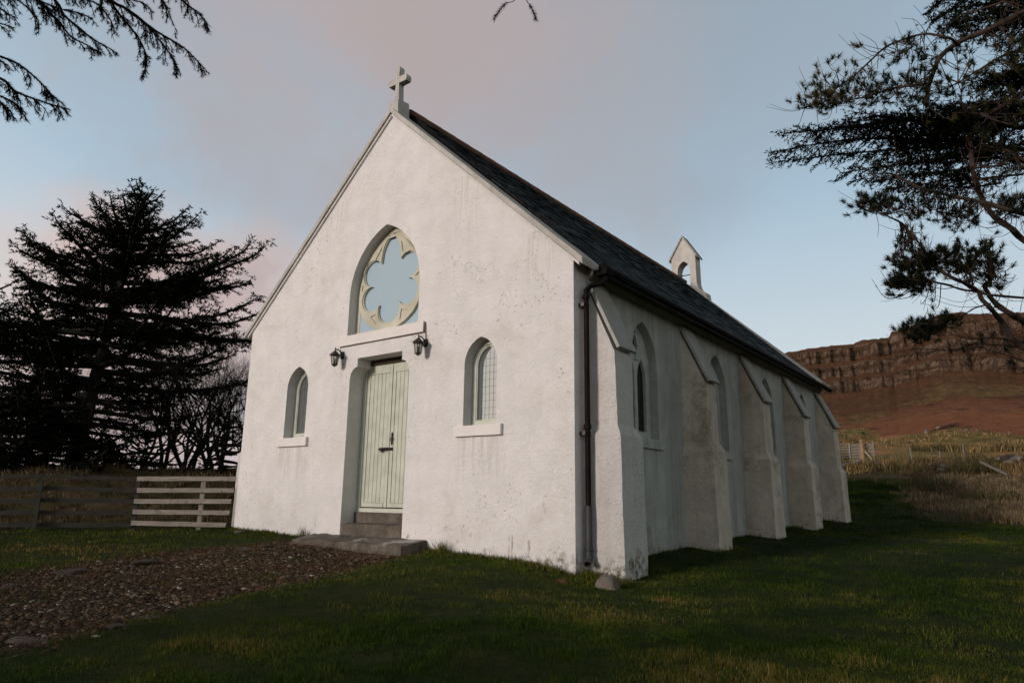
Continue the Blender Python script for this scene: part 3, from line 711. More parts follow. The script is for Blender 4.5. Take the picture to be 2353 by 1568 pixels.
# cable under the sill
mb = MB(); mb.tube([(-1.04, -0.012, 3.30), (-1.06, -0.012, 3.445), (-0.6, -0.012, 3.444), (0, -0.012, 3.446), (0.6, -0.012, 3.444), (1.085, -0.012, 3.445), (1.095, -0.012, 3.62), (1.10, -0.012, 3.60), (1.125, -0.012, 3.28)], 0.008, 5)
mb.build('cable', simple('brown_cable', (0.10, 0.075, 0.05), 0.7), ch)

# ---- door
dr = empty('door', (0, 0.34, 0.5), None, None); dr.parent = ch; dr.matrix_parent_inverse = ch.matrix_world.inverted()
bpy.context.view_layer.update()
mb = MB()
mb.box((-0.748, 0.325, 0.50), (-0.665, 0.45, 3.10)); mb.box((0.665, 0.325, 0.50), (0.748, 0.45, 3.10))
mb.box((-0.748, 0.318, 0.50), (0.748, 0.46, 0.572)); bevel(mb.build('door_frame', M['frame'], dr), 0.008)
MB().box((-0.745, 0.315, 3.095), (0.745, 0.47, 3.30)).build('transom', M['darkwood'], dr)
for sx in (-1, 1):
    x0, x1 = (-0.66, -0.008) if sx < 0 else (0.008, 0.66)
    mb = MB(); yf = 0.345
    mb.box((x0, yf, 0.59), (x0+0.075, 0.385, 3.09)); mb.box((x1-0.075, yf, 0.59), (x1, 0.385, 3.09))
    mb.box((x0+0.076, yf, 2.93), (x1-0.076, 0.385, 3.09)); mb.box((x0+0.076, yf-0.012, 0.59), (x1-0.076, 0.385, 0.66))
    lf = mb.build('door_leaf', M['sage'], dr); bevel(lf, 0.004)
    mb = MB(); xx = x0+0.079; n = 5; pw_ = (x1-x0-0.158)/n
    for q_ in range(n): mb.box((xx+q_*pw_+0.0035, yf+0.006, 0.662), (xx+(q_+1)*pw_-0.0035, 0.383, 2.927))
    bevel(mb.build('boards', M['sage'], lf), 0.004)
MB().box((-0.66, 0.386, 0.58), (0.66, 0.40, 3.09)).build('backing', M['void'], dr)
mb = MB(); mb.box((-0.235, 0.325, 1.545), (-0.02, 0.3445, 1.605)); mb.tube([(-0.24, 0.318, 1.577), (0.085, 0.318, 1.577)], 0.014, 8, cap=True)
mb.box((0.02, 0.322, 1.55), (0.085, 0.3445, 1.60)); mb.box((-0.16, 0.30, 1.52), (-0.14, 0.33, 1.58)); mb.build('bolt', M['black'], dr)
mb = MB(); mb.box((0.045, 0.332, 1.69), (0.078, 0.3445, 1.80)); mb.tube([(0.062, 0.336, 1.64), (0.062, 0.334, 1.86)], [0.004, 0.010], 6)
mb.lathe((0.062, 0.338, 1.80), [(0.0, 0.07), (0.012, 0.045), (0.022, 0.02), (0.008, 0.0)], 8); mb.lathe((0.062, 0.338, 1.64), [(0.008, 0.05), (0.022, 0.03), (0.012, 0.015), (0, -0.01)], 8)
mb.box((0.03, 0.33, 1.735), (0.094, 0.343, 1.752)); mb.tube([(0.062, 0.34, 1.77), (0.062, 0.29, 1.765), (0.062, 0.28, 1.73), (0.062, 0.335, 1.70)], 0.007, 6)
mb.tube([(0.062, 0.33, 1.745), (0.12, 0.31, 1.748)], 0.006, 6); mb.build('handle', M['black'], dr)

# ---- steps (two treads) and the loose slab in front
mb = MB(); mb.box((-0.745, 0.285, -0.2), (0.745, 0.46, 0.497)); st = mb.build('step', M['concrete'], ch); roughen(st, 0.12, 0.008, 4)
mb = MB(); mb.hexa([(-0.75, 0.004, -0.3), (0.75, 0.004, -0.3), (0.75, 0.40, -0.3), (-0.75, 0.40, -0.3), (-0.75, 0.0, 0.305), (0.752, 0.0, 0.318), (0.75, 0.40, 0.335), (-0.75, 0.40, 0.33)])
st = mb.build('step', M['concrete'], ch); roughen(st, 0.12, 0.008, 4)
mb = MB(); mb.hexa([(-1.28, -0.60, -0.16), (1.36, -0.60, -0.16), (1.36, -0.015, -0.12), (-1.40, -0.015, -0.12), (-1.25, -0.60, 0.062), (1.33, -0.57, 0.052), (1.32, -0.015, 0.122), (-1.42, -0.015, 0.125)])
sl_ = mb.build('doorstep_slab', M['concrete'], None); roughen(sl_, 0.07, 0.018, 3.5, smooth=False)
tag(sl_, 'long cracked concrete slab lying below the door steps', 'slab')

# ---- side windows (two lights under an eye)
def lancet(c, hw, zb, zs, za): return arch(c, hw, zb, zs, za, 8)
for sx in (1, -1):
    for y in WY:
        X = lambda u, v, w_, sx=sx: (sx*(3.86-w_), u, v)
        P1 = (y, 0.498, 1.742, 2.93, 3.65)
        l1 = lancet(y-0.205, 0.155, 1.86, 2.72, 3.06); l2 = lancet(y+0.205, 0.155, 1.86, 2.72, 3.06)
        eye = [(y, 3.48), (y+0.07, 3.36), (y+0.085, 3.25), (y+0.05, 3.12), (y, 3.04), (y-0.05, 3.12), (y-0.085, 3.25), (y-0.07, 3.36)]
        f = plate('window', arch(*P1), [l1, l2, eye], 0.09, X, M['sideframe'], ch); bevel(f, 0.014)
        X2 = lambda u, v, w_, sx=sx: (sx*(3.80-w_), u, v)
        plate('pane', arch(y, 0.48, 1.76, 2.93, 3.62), [], 0.01, X2, M['sideglass'], f)
        mb = MB(); V = [(sx*x, yy, z) for yy in (y-0.60, y+0.60) for x, z in ((3.80, 1.572), (4.045, 1.572), (4.045, 1.72), (3.80, 1.755))]
        mb.hexa(V); bevel(mb.build('sill', M['side'], f), 0.008)
# wall vent
mb = MB(); mb.box((4.0, 2.0, 0.24), (4.012, 2.20, 0.255)); mb.box((4.0, 2.0, 0.345), (4.012, 2.20, 0.36)); mb.box((4.0, 2.0, 0.2551), (4.012, 2.02, 0.3449)); mb.box((4.0, 2.18, 0.2551), (4.012, 2.20, 0.3449))
for q_ in range(5): mb.box((4.0, 2.035+0.03*q_, 0.256), (4.008, 2.05+0.03*q_, 0.344))
mb.build('wall_vent', M['cap'], ch)

# ---- downpipe on the right corner
px_, py_ = 4.085, 0.20
mb = MB(); mb.tube([(4.30, 0.42, 4.02), (4.30, 0.40, 3.90), (4.28, 0.37, 3.82), (4.14, 0.24, 3.76), (px_, py_, 3.70), (px_, py_, 3.58)], 0.038, 10)
mb.tube([(px_, py_, 3.60), (px_, py_, 0.66)], 0.038, 12); 
for z in (3.56, 1.70): mb.lathe((px_, py_, z), [(0.038, 0), (0.052, 0.01), (0.052, 0.07), (0.038, 0.08)], 12)
dpipe = mb.build('downpipe', M['pipe'], ch, smooth=False)
mb = MB(); mb.tube([(px_, py_, 0.68), (px_, py_, 0.05), (px_+0.01, py_-0.02, -0.02), (px_+0.03, py_-0.09, -0.07)], 0.046, 12)
for z in (0.10, 0.0): mb.lathe((px_, py_, z), [(0.046, 0), (0.058, 0.008), (0.058, 0.03), (0.046, 0.04)], 12)
mb.build('pipe_shoe', M['greypipe'], dpipe, smooth=False)
for z in (3.45, 1.62): MB().box((4.0, py_-0.075, z), (px_+0.005, py_+0.075, z+0.05)).build('bracket', M['black'], dpipe)
mb = MB(); mb.hexa([(4.19, 0.30, 3.93), (4.36, 0.30, 3.93), (4.36, 0.50, 3.93), (4.19, 0.50, 3.93), (4.21, 0.29, 4.0), (4.38, 0.29, 4.0), (4.38, 0.52, 4.0), (4.21, 0.52, 4.0)])
mb.build('gutter_outlet', M['gutter'], dpipe)

# ---- wall lanterns
lg, gg, bb = mat('lantern_glass'); bb.inputs['Base Color'].default_value = (0.55, 0.55, 0.52, 1); bb.inputs['Roughness'].default_value = 0.1
bb.inputs['Transmission Weight'].default_value = 0.85; bb.inputs['IOR'].default_value = 1.1
def lantern(x, z):
    r_ = empty('wall_lantern', (x, 0, z), None, None, 'black lanterns beside the door')
    L = (x, -0.17, z-0.02)
    mb = MB(); c = 14; an = np.arange(c)/c*2*math.pi; prof = [(0.0, -0.03), (0.035, -0.03), (0.055, -0.018), (0.055, 0.0)]
    v = [(x+r*math.cos(t), y, z+0.01+r*1.3*math.sin(t)) for r, y in prof for t in an]; q_ = [(i_*c+j_, i_*c+(j_+1) % c, (i_+1)*c+(j_+1) % c, (i_+1)*c+j_) for i_ in range(3) for j_ in range(c)]
    mb.quads(v, q_); mb.build('back_plate', M['black'], r_)
    mb = MB(); mb.tube([(x, -0.02, z+0.0), (x, -0.06, z+0.07), (x, -0.11, z+0.10), (x, -0.17, z+0.085)], 0.012, 6); mb.tube([(x, -0.02, z-0.03), (x, -0.06, z-0.05), (x, -0.075, z-0.02), (x, -0.05, z)], 0.007, 5)
    mb.build('arm', M['black'], r_)
    mb = MB(); mb.lathe(L, [(0.105, 0.0), (0.098, 0.012), (0.062, 0.045), (0.035, 0.072), (0.012, 0.09), (0.008, 0.11), (0.016, 0.125), (0.006, 0.14), (0, 0.155)], 6)
    mb.lathe(L, [(0.105, 0.0), (0.075, -0.006)], 6); mb.build('lantern_roof', M['black'], r_)
    mb = MB()
    for q_ in range(6):
        t = q_*math.pi/3; mb.tube([(L[0]+0.075*math.cos(t), L[1]+0.075*math.sin(t), L[2]-0.005), (L[0]+0.05*math.cos(t), L[1]+0.05*math.sin(t), L[2]-0.17)], 0.0055, 5)
    mb.lathe((L[0], L[1], L[2]-0.17), [(0.056, 0.008), (0.056, -0.008), (0.03, -0.028), (0.01, -0.035), (0.01, -0.045), (0, -0.05)], 6); mb.build('lantern_cage', M['black'], r_)
    mb = MB(); mb.lathe((L[0], L[1], L[2]-0.165), [(0.046, 0), (0.069, 0.158)], 6); mb.build('glass', lg, r_)
    mb = MB(); mb.lathe((L[0], L[1], L[2]-0.165), [(0.0, 0.11), (0.012, 0.10), (0.016, 0.06), (0.012, 0.02), (0.012, 0.0)], 8); mb.build('bulb', simple('bulb', (0.6, 0.58, 0.52), 0.3), r_)
    return r_
tag(lantern(-1.00, 3.28), 'black six-sided lantern on the wall left of the door', 'lantern')
tag(lantern(1.115, 3.245), 'black six-sided lantern on the wall right of the door', 'lantern')
# ------------------------------------------------------------------ helpers to stand things on the ground
def hit(px, py, lo=2.0, hi=130.0):
    v = ray(px, py); h = math.hypot(v[0], v[1]); prev = lo
    for r in np.linspace(lo, hi, 1600):
        p = CAM+v*r/h
        if p[2] <= float(ground(p[0], p[1])): return np.array([p[0], p[1], float(ground(p[0], p[1]))])
    return CAM+v*hi/h
def gz(x, y): return float(ground(x, y))
_ico = bmesh.new(); bmesh.ops.create_icosphere(_ico, subdivisions=1, radius=1.0)
ICOV = np.array([v.co[:] for v in _ico.verts]); ICOF = np.array([[v.index for v in f.verts] for f in _ico.faces]); _ico.free()
_ico = bmesh.new(); bmesh.ops.create_icosphere(_ico, subdivisions=3, radius=1.0)
ICO3V = np.array([v.co[:] for v in _ico.verts]); ICO3F = np.array([[v.index for v in f.verts] for f in _ico.faces]); _ico.free()

def rock(loc, size, label, mt='rock', seed=0, name='rock', group=None, cat='rock', rot=0.0, parent=None, cuts=9):
    rs = np.random.default_rng(seed); V = ICO3V.copy(); n = np.zeros(len(V))
    for k_ in range(cuts):
        d = rs.normal(size=3); d /= np.linalg.norm(d); h = rs.uniform(0.55, 0.9); t = V@d
        V = V-np.maximum(0, t-h)[:, None]*d*0.9
    for i_, p in enumerate(V):
        q_ = Vector(p)*1.7+Vector((seed*3.1, 0, 0)); V[i_] = p*(1+0.16*mnoise.noise(q_)+0.07*mnoise.noise(q_*3.5))
    V = V*np.array(size); c, s_ = math.cos(rot), math.sin(rot)
    V = np.stack([V[:, 0]*c-V[:, 1]*s_, V[:, 0]*s_+V[:, 1]*c, V[:, 2]], -1)+np.array(loc)
    mb = MB(); mb.tris(V, ICO3F); o = mb.build(name, M[mt], parent, smooth=True)
    return tag(o, label, cat if parent is None else None, group)

# ------------------------------------------------------------------ cobbled path (stones nobody could count) and its litter
N = 60000
X = RNG.uniform(-1.9, 3.6, N); Y = RNG.uniform(-8.2, -0.3, N)
keep = (RNG.uniform(size=N) < pathw(X, Y)**1.5) & (np.hypot(X-CAM[0], Y-CAM[1]) > 1.5) & ~((Y > -0.68) & (np.abs(X) < 1.45)); X = X[keep]; Y = Y[keep]
# thin out overlaps
o_ = RNG.permutation(len(X)); X = X[o_]; Y = Y[o_]; cell = {}; idx = []
for i_ in range(len(X)):
    c_ = (int(X[i_]/0.030), int(Y[i_]/0.030))
    if c_ not in cell: cell[c_] = 1; idx.append(i_)
X = X[idx]; Y = Y[idx]; n = len(X); Zg = ground(X, Y)
sz = RNG.gamma(1.8, 0.0040, n)+0.007
sx_ = sz*RNG.uniform(1.0, 1.8, n); sy_ = sz*RNG.uniform(0.6, 1.0, n); sz_ = sz*RNG.uniform(0.35, 0.75, n)
th = RNG.normal(0.7, 0.6, n)
V = ICOV[None]*(1+RNG.normal(0, 0.10, (n, len(ICOV), 1)))
V = V*np.stack([sx_, sy_, sz_], -1)[:, None, :]
V = np.stack([V[..., 0]*np.cos(th)[:, None]-V[..., 1]*np.sin(th)[:, None], V[..., 0]*np.sin(th)[:, None]+V[..., 1]*np.cos(th)[:, None],
              V[..., 2]+V[..., 0]*RNG.normal(0, .18, n)[:, None]], -1)
V = V+np.stack([X, Y, Zg+sz_*0.35], -1)[:, None, :]
F = (ICOF[None]+(np.arange(n)*len(ICOV))[:, None, None]).reshape(-1, 3)
mb = MB(); mb.tris(V.reshape(-1, 3), F, np.repeat(RNG.uniform(0, 1, n), len(ICOV)))
cm, g, b = mat('cobble_stone'); a = g.n('ShaderNodeAttribute', attribute_name='v').outputs['Fac']; P = pos(g)
cc = g.ramp(a, [(0, (0.020, 0.015, 0.011)), (0.5, (0.046, 0.031, 0.018)), (0.85, (0.095, 0.065, 0.040)), (0.965, (0.17, 0.125, 0.085)), (1, (0.34, 0.30, 0.26))])
cc = g.mix(g.rng(g.noise(P, 30, 4), 0.45, 0.7, 0, 0.5), cc, (0.035, 0.022, 0.012))
g.link(cc, b.inputs['Base Color']); b.inputs['Roughness'].default_value = 0.85; b.inputs['Specular IOR Level'].default_value = 0.08
bump(g, b, g.noise(P, 60, 4), 0.5, 0.008)
tag(mb.build('cobbles', cm, None, smooth=True, att='v'), 'small dark cobbles packed in the path to the door', 'cobbles', kind='stuff')

# ------------------------------------------------------------------ blades
def blades(X, Y, Z, L, Wd, lean, v, name, mt, label, cat, bend=0.6, mb=None, zoff=-0.006):
    n = len(X); a = RNG.uniform(0, 2*math.pi, n); f = RNG.uniform(0, 2*math.pi, n)
    ld = np.stack([np.cos(a), np.sin(a), np.zeros(n)], -1); wd = np.stack([np.cos(f), np.sin(f), np.zeros(n)], -1)*Wd[:, None]/2
    B = np.stack([X, Y, Z+zoff], -1); up = np.array([0, 0, 1.0])
    lean = lean[:, None]; L = L[:, None]
    Mi = B+up*L*0.55*np.cos(lean*0.6)+ld*L*0.55*np.sin(lean*0.6)
    Tp = Mi+up*L*0.5*np.cos(lean*(1+bend))+ld*L*0.5*np.sin(lean*(1+bend))
    V = np.stack([B-wd, B+wd, Mi+wd*0.75, Mi-wd*0.75, Tp], 1).reshape(-1, 3)
    i5 = np.arange(n)*5
    own = mb is None
    if own: mb = MB()
    base = mb.n
    mb.v.append(V); mb.att.append(np.repeat(v, 5)); mb.q.append(np.stack([i5, i5+1, i5+2, i5+3], -1)+base); mb.t.append(np.stack([i5+3, i5+2, i5+4], -1)+base); mb.n += len(V)
    if own: return tag(mb.build(name, M[mt], None, att='v'), label, cat, kind='stuff')
def polar(N, r0, r1, a0, a1):
    r = np.sqrt(RNG.uniform(r0*r0, r1*r1, N)); a = RNG.uniform(math.radians(a0), math.radians(a1), N)
    return CAM[0]+r*np.sin(a), CAM[1]+r*np.cos(a), r
def church(x, y, m=0.0):
    c = (np.abs(x) < 4.0-m) & (y > m) & (y < LEN-m)
    for yb in YB: c |= (np.abs(x) < 4.54-m) & (y > yb-0.04+m) & (y < yb+0.54-m)
    c |= (np.abs(x) < 1.36) & (y > -0.58) & (y < 0.5)
    return c
mb = MB()
for N, r0, r1, a0, a1 in [(90000, 1.6, 3.4, -84, 12), (190000, 3.4, 6.5, -80, 6), (150000, 6.5, 11, -80, 6), (110000, 11, 18, -80, 6), (110000, 17, 28, -20, 6), (20000, 17, 27, -40, -20), (90000, 28, 37, -16, 4), (30000, 1.0, 12, 12, 70), (14000, 1.5, 14, -130, -84)]:
    X, Y, r = polar(N, r0, r1, a0, a1); p = pathw(X, Y)
    k_ = ~church(X, Y) & (RNG.uniform(size=N) > p**1.5*(0.985-0.35*sst(vn(X, Y, 1.7, 66), .62, .8))) & ((tanw(X, Y) < 0.6) | (RNG.uniform(size=N) < 0.3))
    k_ &= ~((np.hypot(X-CAM[0], Y-CAM[1]) > 16.4) & (X < -4.4))
    X = X[k_]; Y = Y[k_]; r = r[k_]; n = len(X)
    tuft = np.clip(0.5+0.9*fbm(X, Y, 3.2, 3, 60), 0, 1); patch = np.clip(0.5+1.1*fbm(X, Y, 0.55, 4, 70), 0, 1)
    dry = sst(patch, 0.50, 0.80)*0.6+0.15*sst(X, 4.5, 8)+0.10
    v = np.clip(0.02+0.50*RNG.uniform(size=n)*(0.45+0.8*tuft)+0.46*(patch-.38)*(.5+1.0*tuft)+0.20*(vn(X, Y, 9, 71)-.5)+0.17*sst(X, 0.5, -2)+0.03*sst(X, 4.5, 8)+(RNG.uniform(size=n) < dry*0.20)*RNG.uniform(0.2, 0.5, n), 0, 1)  # left lawn gets a lighter tint, sunlight put into the blade colour
    edge = np.exp(-np.maximum(0, -Y)*6)*(np.abs(X) < 4.3)+0.0
    L = RNG.uniform(0.018, 0.045, n)*(0.48+1.2*tuft**1.7)*(1+0.8*(RNG.uniform(size=n) < .03))*(1+0.9*edge)*np.where(r > 9, 1.15, 1)
    blades(X, Y, ground(X, Y), L, np.maximum(0.0026, r*0.00068), RNG.uniform(0.1, 1.15, n), v, '', '', '', '', mb=mb)
# taller tufts at the foot of the walls and along the path edge
tufts = [(-1.62, -0.10, .24, 70), (-1.5, -0.22, .12, 120), (1.72, -0.12, .22, 160), (1.6, -0.25, .1, 90), (2.35, -0.1, .08, 90), (2.8, -0.12, .07, 90), (3.4, -0.1, .1, 140), (3.75, -0.15, .14, 160), (4.15, 0.12, .12, 160),
         (4.3, 0.22, .12, 120), (4.48, 0.22, .11, 120), (4.62, 0.25, .09, 80), (-3.7, -0.12, .1, 120), (-2.6, -0.1, .09, 120), (4.63, 1.2, .08, 150), (4.1, 1.6, .07, 130), (4.1, 2.6, .06, 120), (4.65, 3.5, .09, 140), (4.6, 4.4, .06, 100)]
for x, y, h, n in tufts:
    X = x+RNG.normal(0, .07, n); Y = y+RNG.normal(0, .035, n)
    blades(X, Y, ground(X, Y), RNG.uniform(.5, 1.1, n)*h, np.full(n, .006), RNG.uniform(.05, .7, n), np.clip(RNG.normal(.62, .2, n), 0, 1), '', '', '', '', mb=mb)
for lst in (np.linspace(-4.05, 4.0, 2600),):
    X = lst+RNG.normal(0, .02, len(lst)); Y = np.full(len(lst), -0.03)-RNG.exponential(.03, len(lst)); k_ = ~church(X, Y); X = X[k_]; Y = Y[k_]; n = len(X)
    blades(X, Y, ground(X, Y), RNG.uniform(.03, .09, n)*(0.6+.8*vn(X, Y, 2.5, 4)), np.full(n, .008), RNG.uniform(.05, .8, n), np.clip(RNG.normal(.5, .25, n), 0, 1), '', '', '', '', mb=mb)
tag(mb.build('lawn_grass', M['lawn'], None, att='v'), 'short dark green grass with dry straw patches around the chapel', 'grass', kind='stuff')
# dry needles and straw lying on the path
N = 18000; X = RNG.uniform(-1.9, 3.4, N); Y = RNG.uniform(-8, -0.3, N); k_ = (pathw(X, Y) > .3) & (vn(X, Y, 1.1, 33) > 0.35) & ~church(X, Y); X = X[k_]; Y = Y[k_]; n = len(X)
M['litter'] = leafmat('litter', [(0, (0.04, 0.018, 0.008)), (1, (0.16, 0.07, 0.03))])
blades(X, Y, ground(X, Y)+0.035, RNG.uniform(.03, .08, n), np.full(n, .0045), RNG.uniform(1.3, 1.55, n), RNG.uniform(0, 1, n), 'path_litter', 'litter', 'rusty brown needles and straw scattered on the cobbles', 'litter', bend=0.05)
# rough tan grass to the right
def clumps(N, x0, x1, y0, y1, cond, hmin, hmax, v0, v1, wk, name, mt, label, cat, per=14, spread=.10, lean=.55, dens=None):
    cx = RNG.uniform(x0, x1, N); cy = RNG.uniform(y0, y1, N); k_ = cond(cx, cy); cx = cx[k_]; cy = cy[k_]; hs = RNG.uniform(.55, 1.15, len(cx))*(0.55+0.9*vn(cx, cy, 0.6, 9)); vv = RNG.normal(0, .14, len(cx))+0.5*(vn(cx, cy, 0.8, 19)-.5)
    X = np.repeat(cx, per)+RNG.normal(0, spread, len(cx)*per); Y = np.repeat(cy, per)+RNG.normal(0, spread, len(cx)*per); n = len(X)
    r = np.hypot(X-CAM[0], Y-CAM[1])
    L = RNG.uniform(hmin, hmax, n)*np.repeat(hs, per)
    return blades(X, Y, ground(X, Y), L, r*wk, RNG.uniform(.03, lean, n), np.clip(RNG.uniform(v0, v1, n)+np.repeat(vv, per), 0, 1), name, mt, label, cat, bend=.9)
clumps(6500, 3.5, 16, 11, 31, lambda x, y: (tanw(x, y)*(0.25+0.75*sst(x, 3.2, 7)) > RNG.uniform(size=len(x))) & (x-CAM[0] < 0.12*(y+8)+2) & (vn(x, y, .45, 77) > .40), .12, .30, .1, .9, .00075, 'rough_grass', 'tan', 'pale dead tussock grass right of the mown strip', 'rough grass')
clumps(1500, 3.0, 13, 15, 31, lambda x, y: (vn(x, y, .5, 88) > .66) & (np.degrees(np.arctan2(x-CAM[0], y-CAM[1])) > -7.4), .25, .6, 0, .7, .0008, 'rushes', 'rush', 'dark green rushes among the tussock grass', 'rushes')
clumps(5200, -2, 16, 31, 48, lambda x, y: (vn(x, y, .16, 89)+.20*sst(x, 4, 9) > .60), .28, .62, .2, .9, .0009, 'tall_rushes', 'rush', 'tall brown rushes growing beyond the wire fence', 'rushes', per=16, spread=.2)
clumps(5200, -14, 16, 26, 82, lambda x, y: (vn(x, y, .3, 91) > .45) & (y > 24.5+2*vn(x, y, .3, 92)), .08, .22, .2, .95, .0010, 'moor_grass', 'rush', 'low straw coloured grass over the rising field', 'moor grass', per=10, spread=.25, lean=.8)
# rough bank behind the board fence
clumps(5200, -20, -4.6, -12, 14, lambda x, y: (np.hypot(x-CAM[0], y-CAM[1]) > 17.0) & (np.hypot(x-CAM[0], y-CAM[1]) < 25), .06, .22, 0, .75, .0009, 'bank_grass', 'bank', 'brown dead grass and bramble on the bank behind the fence', 'bank grass', per=16, spread=.12, lean=1.1)

# ------------------------------------------------------------------ stones
edge = [((60, 1478), (.20, .12, .07), 'tanrock', 'pale flat stone at the near left corner of the cobbled path'),
        ((160, 1318), (.30, .16, .10), 'rock', 'mossy dark stone on the far edge of the path, nearest the left'),
        ((330, 1297), (.34, .15, .11), 'rock', 'long dark stone on the far edge of the path below the board fence'),
        ((20, 1352), (.16, .10, .07), 'rock', 'small dark stone at the far left end of the path edge'),
        ((560, 1266), (.25, .12, .08), 'rock', 'brown stone on the far path edge left of the slab'),
        ((505, 1272), (.15, .10, .07), 'rock', 'smaller brown stone second along from the slab on the far path edge'),
        ((620, 1256), (.17, .11, .08), 'rock', 'round brown stone in the grass beside the slab'),
        ((655, 1250), (.13, .09, .05), 'tanrock', 'small pale stone touching the left end of the slab'),
        ((450, 1284), (.16, .11, .05), 'tanrock', 'pale brown flat stone among the cobbles near the fence'),
        ((270, 1444), (.12, .09, .06), 'rock', 'brown stone on the near edge of the path'),
        ((355, 1420), (.10, .07, .05), 'tanrock', 'small pale stone on the near edge of the path'),
        ((650, 1350), (.15, .09, .05), 'rock', 'flat brown stone on the near path edge below the door'),
        ((1398, 1352), (.20, .14, .115), 'palerock', 'pale rounded boulder at the foot of the first buttress'),
        ((550, 1224), (.16, .12, .10), 'tanrock', 'stone against the wall beside the pale fence panel'),
        ((648, 1231), (.11, .08, .06), 'rock', 'little dark stone at the wall foot left of the slab')]
for i_, (pp, sz0, mt, lab) in enumerate(edge):
    if i_ != 12: sz0 = tuple(q*(.8, .75, .42)[j_] for j_, q in enumerate(sz0))
    p = hit(*pp); p[2] += sz0[2]*0.35
    rock(p, sz0, lab, mt, seed=i_+3, rot=0.5+i_*0.7, cuts=3 if i_ == 12 else 7, group='stones beside the path' if i_ not in (12, 13) else None)
p = hit(1288, 1337); mb = MB(); mb.beam(p+np.array([-.07, -.01, .0]), p+np.array([.07, .02, .018]), .08, .04); o = mb.build('brick', M['brick']); roughen(o, .04, .006, 9)
tag(o, 'broken red brick lying in the grass by the wall corner', 'brick')

# ------------------------------------------------------------------ fences
def post(mb, x, y, z0, z1, wd=.10, dp=.08, dr=(1, 0)):
    dx, dy = dr; nx, ny = -dy, dx
    V = [(x+dx*a*wd/2+nx*b_*dp/2, y+dy*a*wd/2+ny*b_*dp/2, z) for z in (z0, z1) for a, b_ in ((-1, -1), (1, -1), (1, 1), (-1, 1))]
    mb.hexa(V)
A = np.array([-4.13, 0.04]); Bc = np.array([-5.30, -1.35])
dAB = (A-Bc)/np.linalg.norm(A-Bc); nAB = np.array([dAB[1], -dAB[0]])
fp = empty('timber_fence', (*Bc, gz(*Bc)), 'pale weathered five rail fence panel joining the chapel corner', 'fence')
gA, gB = gz(*A), gz(*Bc)
for k_, (za, zb, sh) in enumerate([(1.0, .99, 0), (.765, .77, .02), (.55, .56, .05), (.33, .36, .06), (.09, .15, .10)]):
    a3 = np.array([*(A+nAB*.075-dAB*sh), gA+za]); b3 = np.array([*(Bc+nAB*.075-dAB*.02), gB+zb])
    mb = MB(); mb.beam(b3, a3, .028, .088); o = mb.build('rail', M['palewood'], fp); roughen(o, .18, .006, 3)
for s_ in (0.0, 0.66):
    q2 = Bc+(A-Bc)*s_; mb = MB(); post(mb, *q2, gz(*q2)-.3, gz(*q2)+.97, .075, .10, dAB); o = mb.build('post', M['palewood'] if s_ else M['mosswood'], fp)
C2 = np.array([-8.0, -5.6]); dBC = (C2-Bc)/np.linalg.norm(C2-Bc); nBC = np.array([-dBC[1], dBC[0]])
fb = empty('board_fence', (*C2, gz(*C2)), 'dark mossy five board fence running left from the pale panel', 'fence')
cuts = [0.0, 1.62, 3.3, 4.9]
for k_, z in enumerate([1.0, .78, .56, .34, .12]):
    for a, b_ in zip(cuts[:-1], cuts[1:]):
        p0 = Bc+dBC*(a+.005)+nBC*.07; p1 = Bc+dBC*(b_-.005)+nBC*.07
        mb = MB(); mb.beam((*p0, gz(*p0)+z+random.uniform(-.012, .012)), (*p1, gz(*p1)+z+random.uniform(-.012, .012)), .026, .082 if k_ else .06); o = mb.build('board', M['mosswood'], fb); roughen(o, .2, .008, 2.5)
for s_ in (1.62, 3.3, 4.88):
    q2 = Bc+dBC*s_+nBC*.135; mb = MB(); post(mb, *q2, gz(*q2)-.3, gz(*q2)+.93, .07, .07, dBC); mb.build('post', M['mosswood'], fb)

# ------------------------------------------------------------------ beyond: gate, posts, wall remains, boulders
def strip(mb, pa, pb, z, wd=.03, ht=.03): mb.beam((pa[0], pa[1], pa[2]+z), (pb[0], pb[1], pb[2]+z), wd, ht)
gp = hit(1983, 1061); gd = math.hypot(*(gp-CAM)[:2])
def gpos(px, dd=0.0):
    v = ray(px, 1061); p = CAM+v*(gd+dd)/math.hypot(v[0], v[1]); p[2] = gz(p[0], p[1]); return p
a3, b3 = gpos(1905), gpos(1954); mid = gpos(1953)
gt = empty('field_gate', tuple(a3), 'galvanised seven bar field gate seen past the last buttress', 'gate')
for q_ in range(7):
    mb = MB(); strip(mb, a3, b3, .12+.155*q_, .035, .035); mb.build('bar', M['galv'], gt)
for p in (a3, b3): MB().beam((p[0], p[1], p[2]+.08), (p[0], p[1], p[2]+1.08), .045, .045, (1, 0, 0)).build('upright', M['galv'], gt)
hp = empty('hurdle', tuple(gpos(1965)), 'weathered slatted wooden hurdle between the metal gate and the yellow post', 'hurdle')
a4, b4 = gpos(1955, .1), gpos(1977, .1)
for q_ in range(6):
    mb = MB(); strip(mb, a4, b4, .10+.17*q_, .03, .11); mb.build('slat', M['greywood'], hp)
mb = MB(); mb.beam((*b4[:2], b4[2]), (*b4[:2], b4[2]+1.0), .07, .07, (1, 0, 0)); mb.build('upright', M['greywood'], hp)
p = gpos(1983); mb = MB(); mb.tube([p-np.array([0, 0, .2]), p+np.array([0, 0, 1.30])], .10, 10, cap=True); o = mb.build('gate_post', M['postwood']); tag(o, 'stout yellowish round timber gate post', 'post')
hb = empty('slatted_panel', tuple(gpos(1998, .3)), 'grey slatted panel leaning right of the yellow timber post', 'panel')
a5, b5 = gpos(1989, .4), gpos(2009, .4)
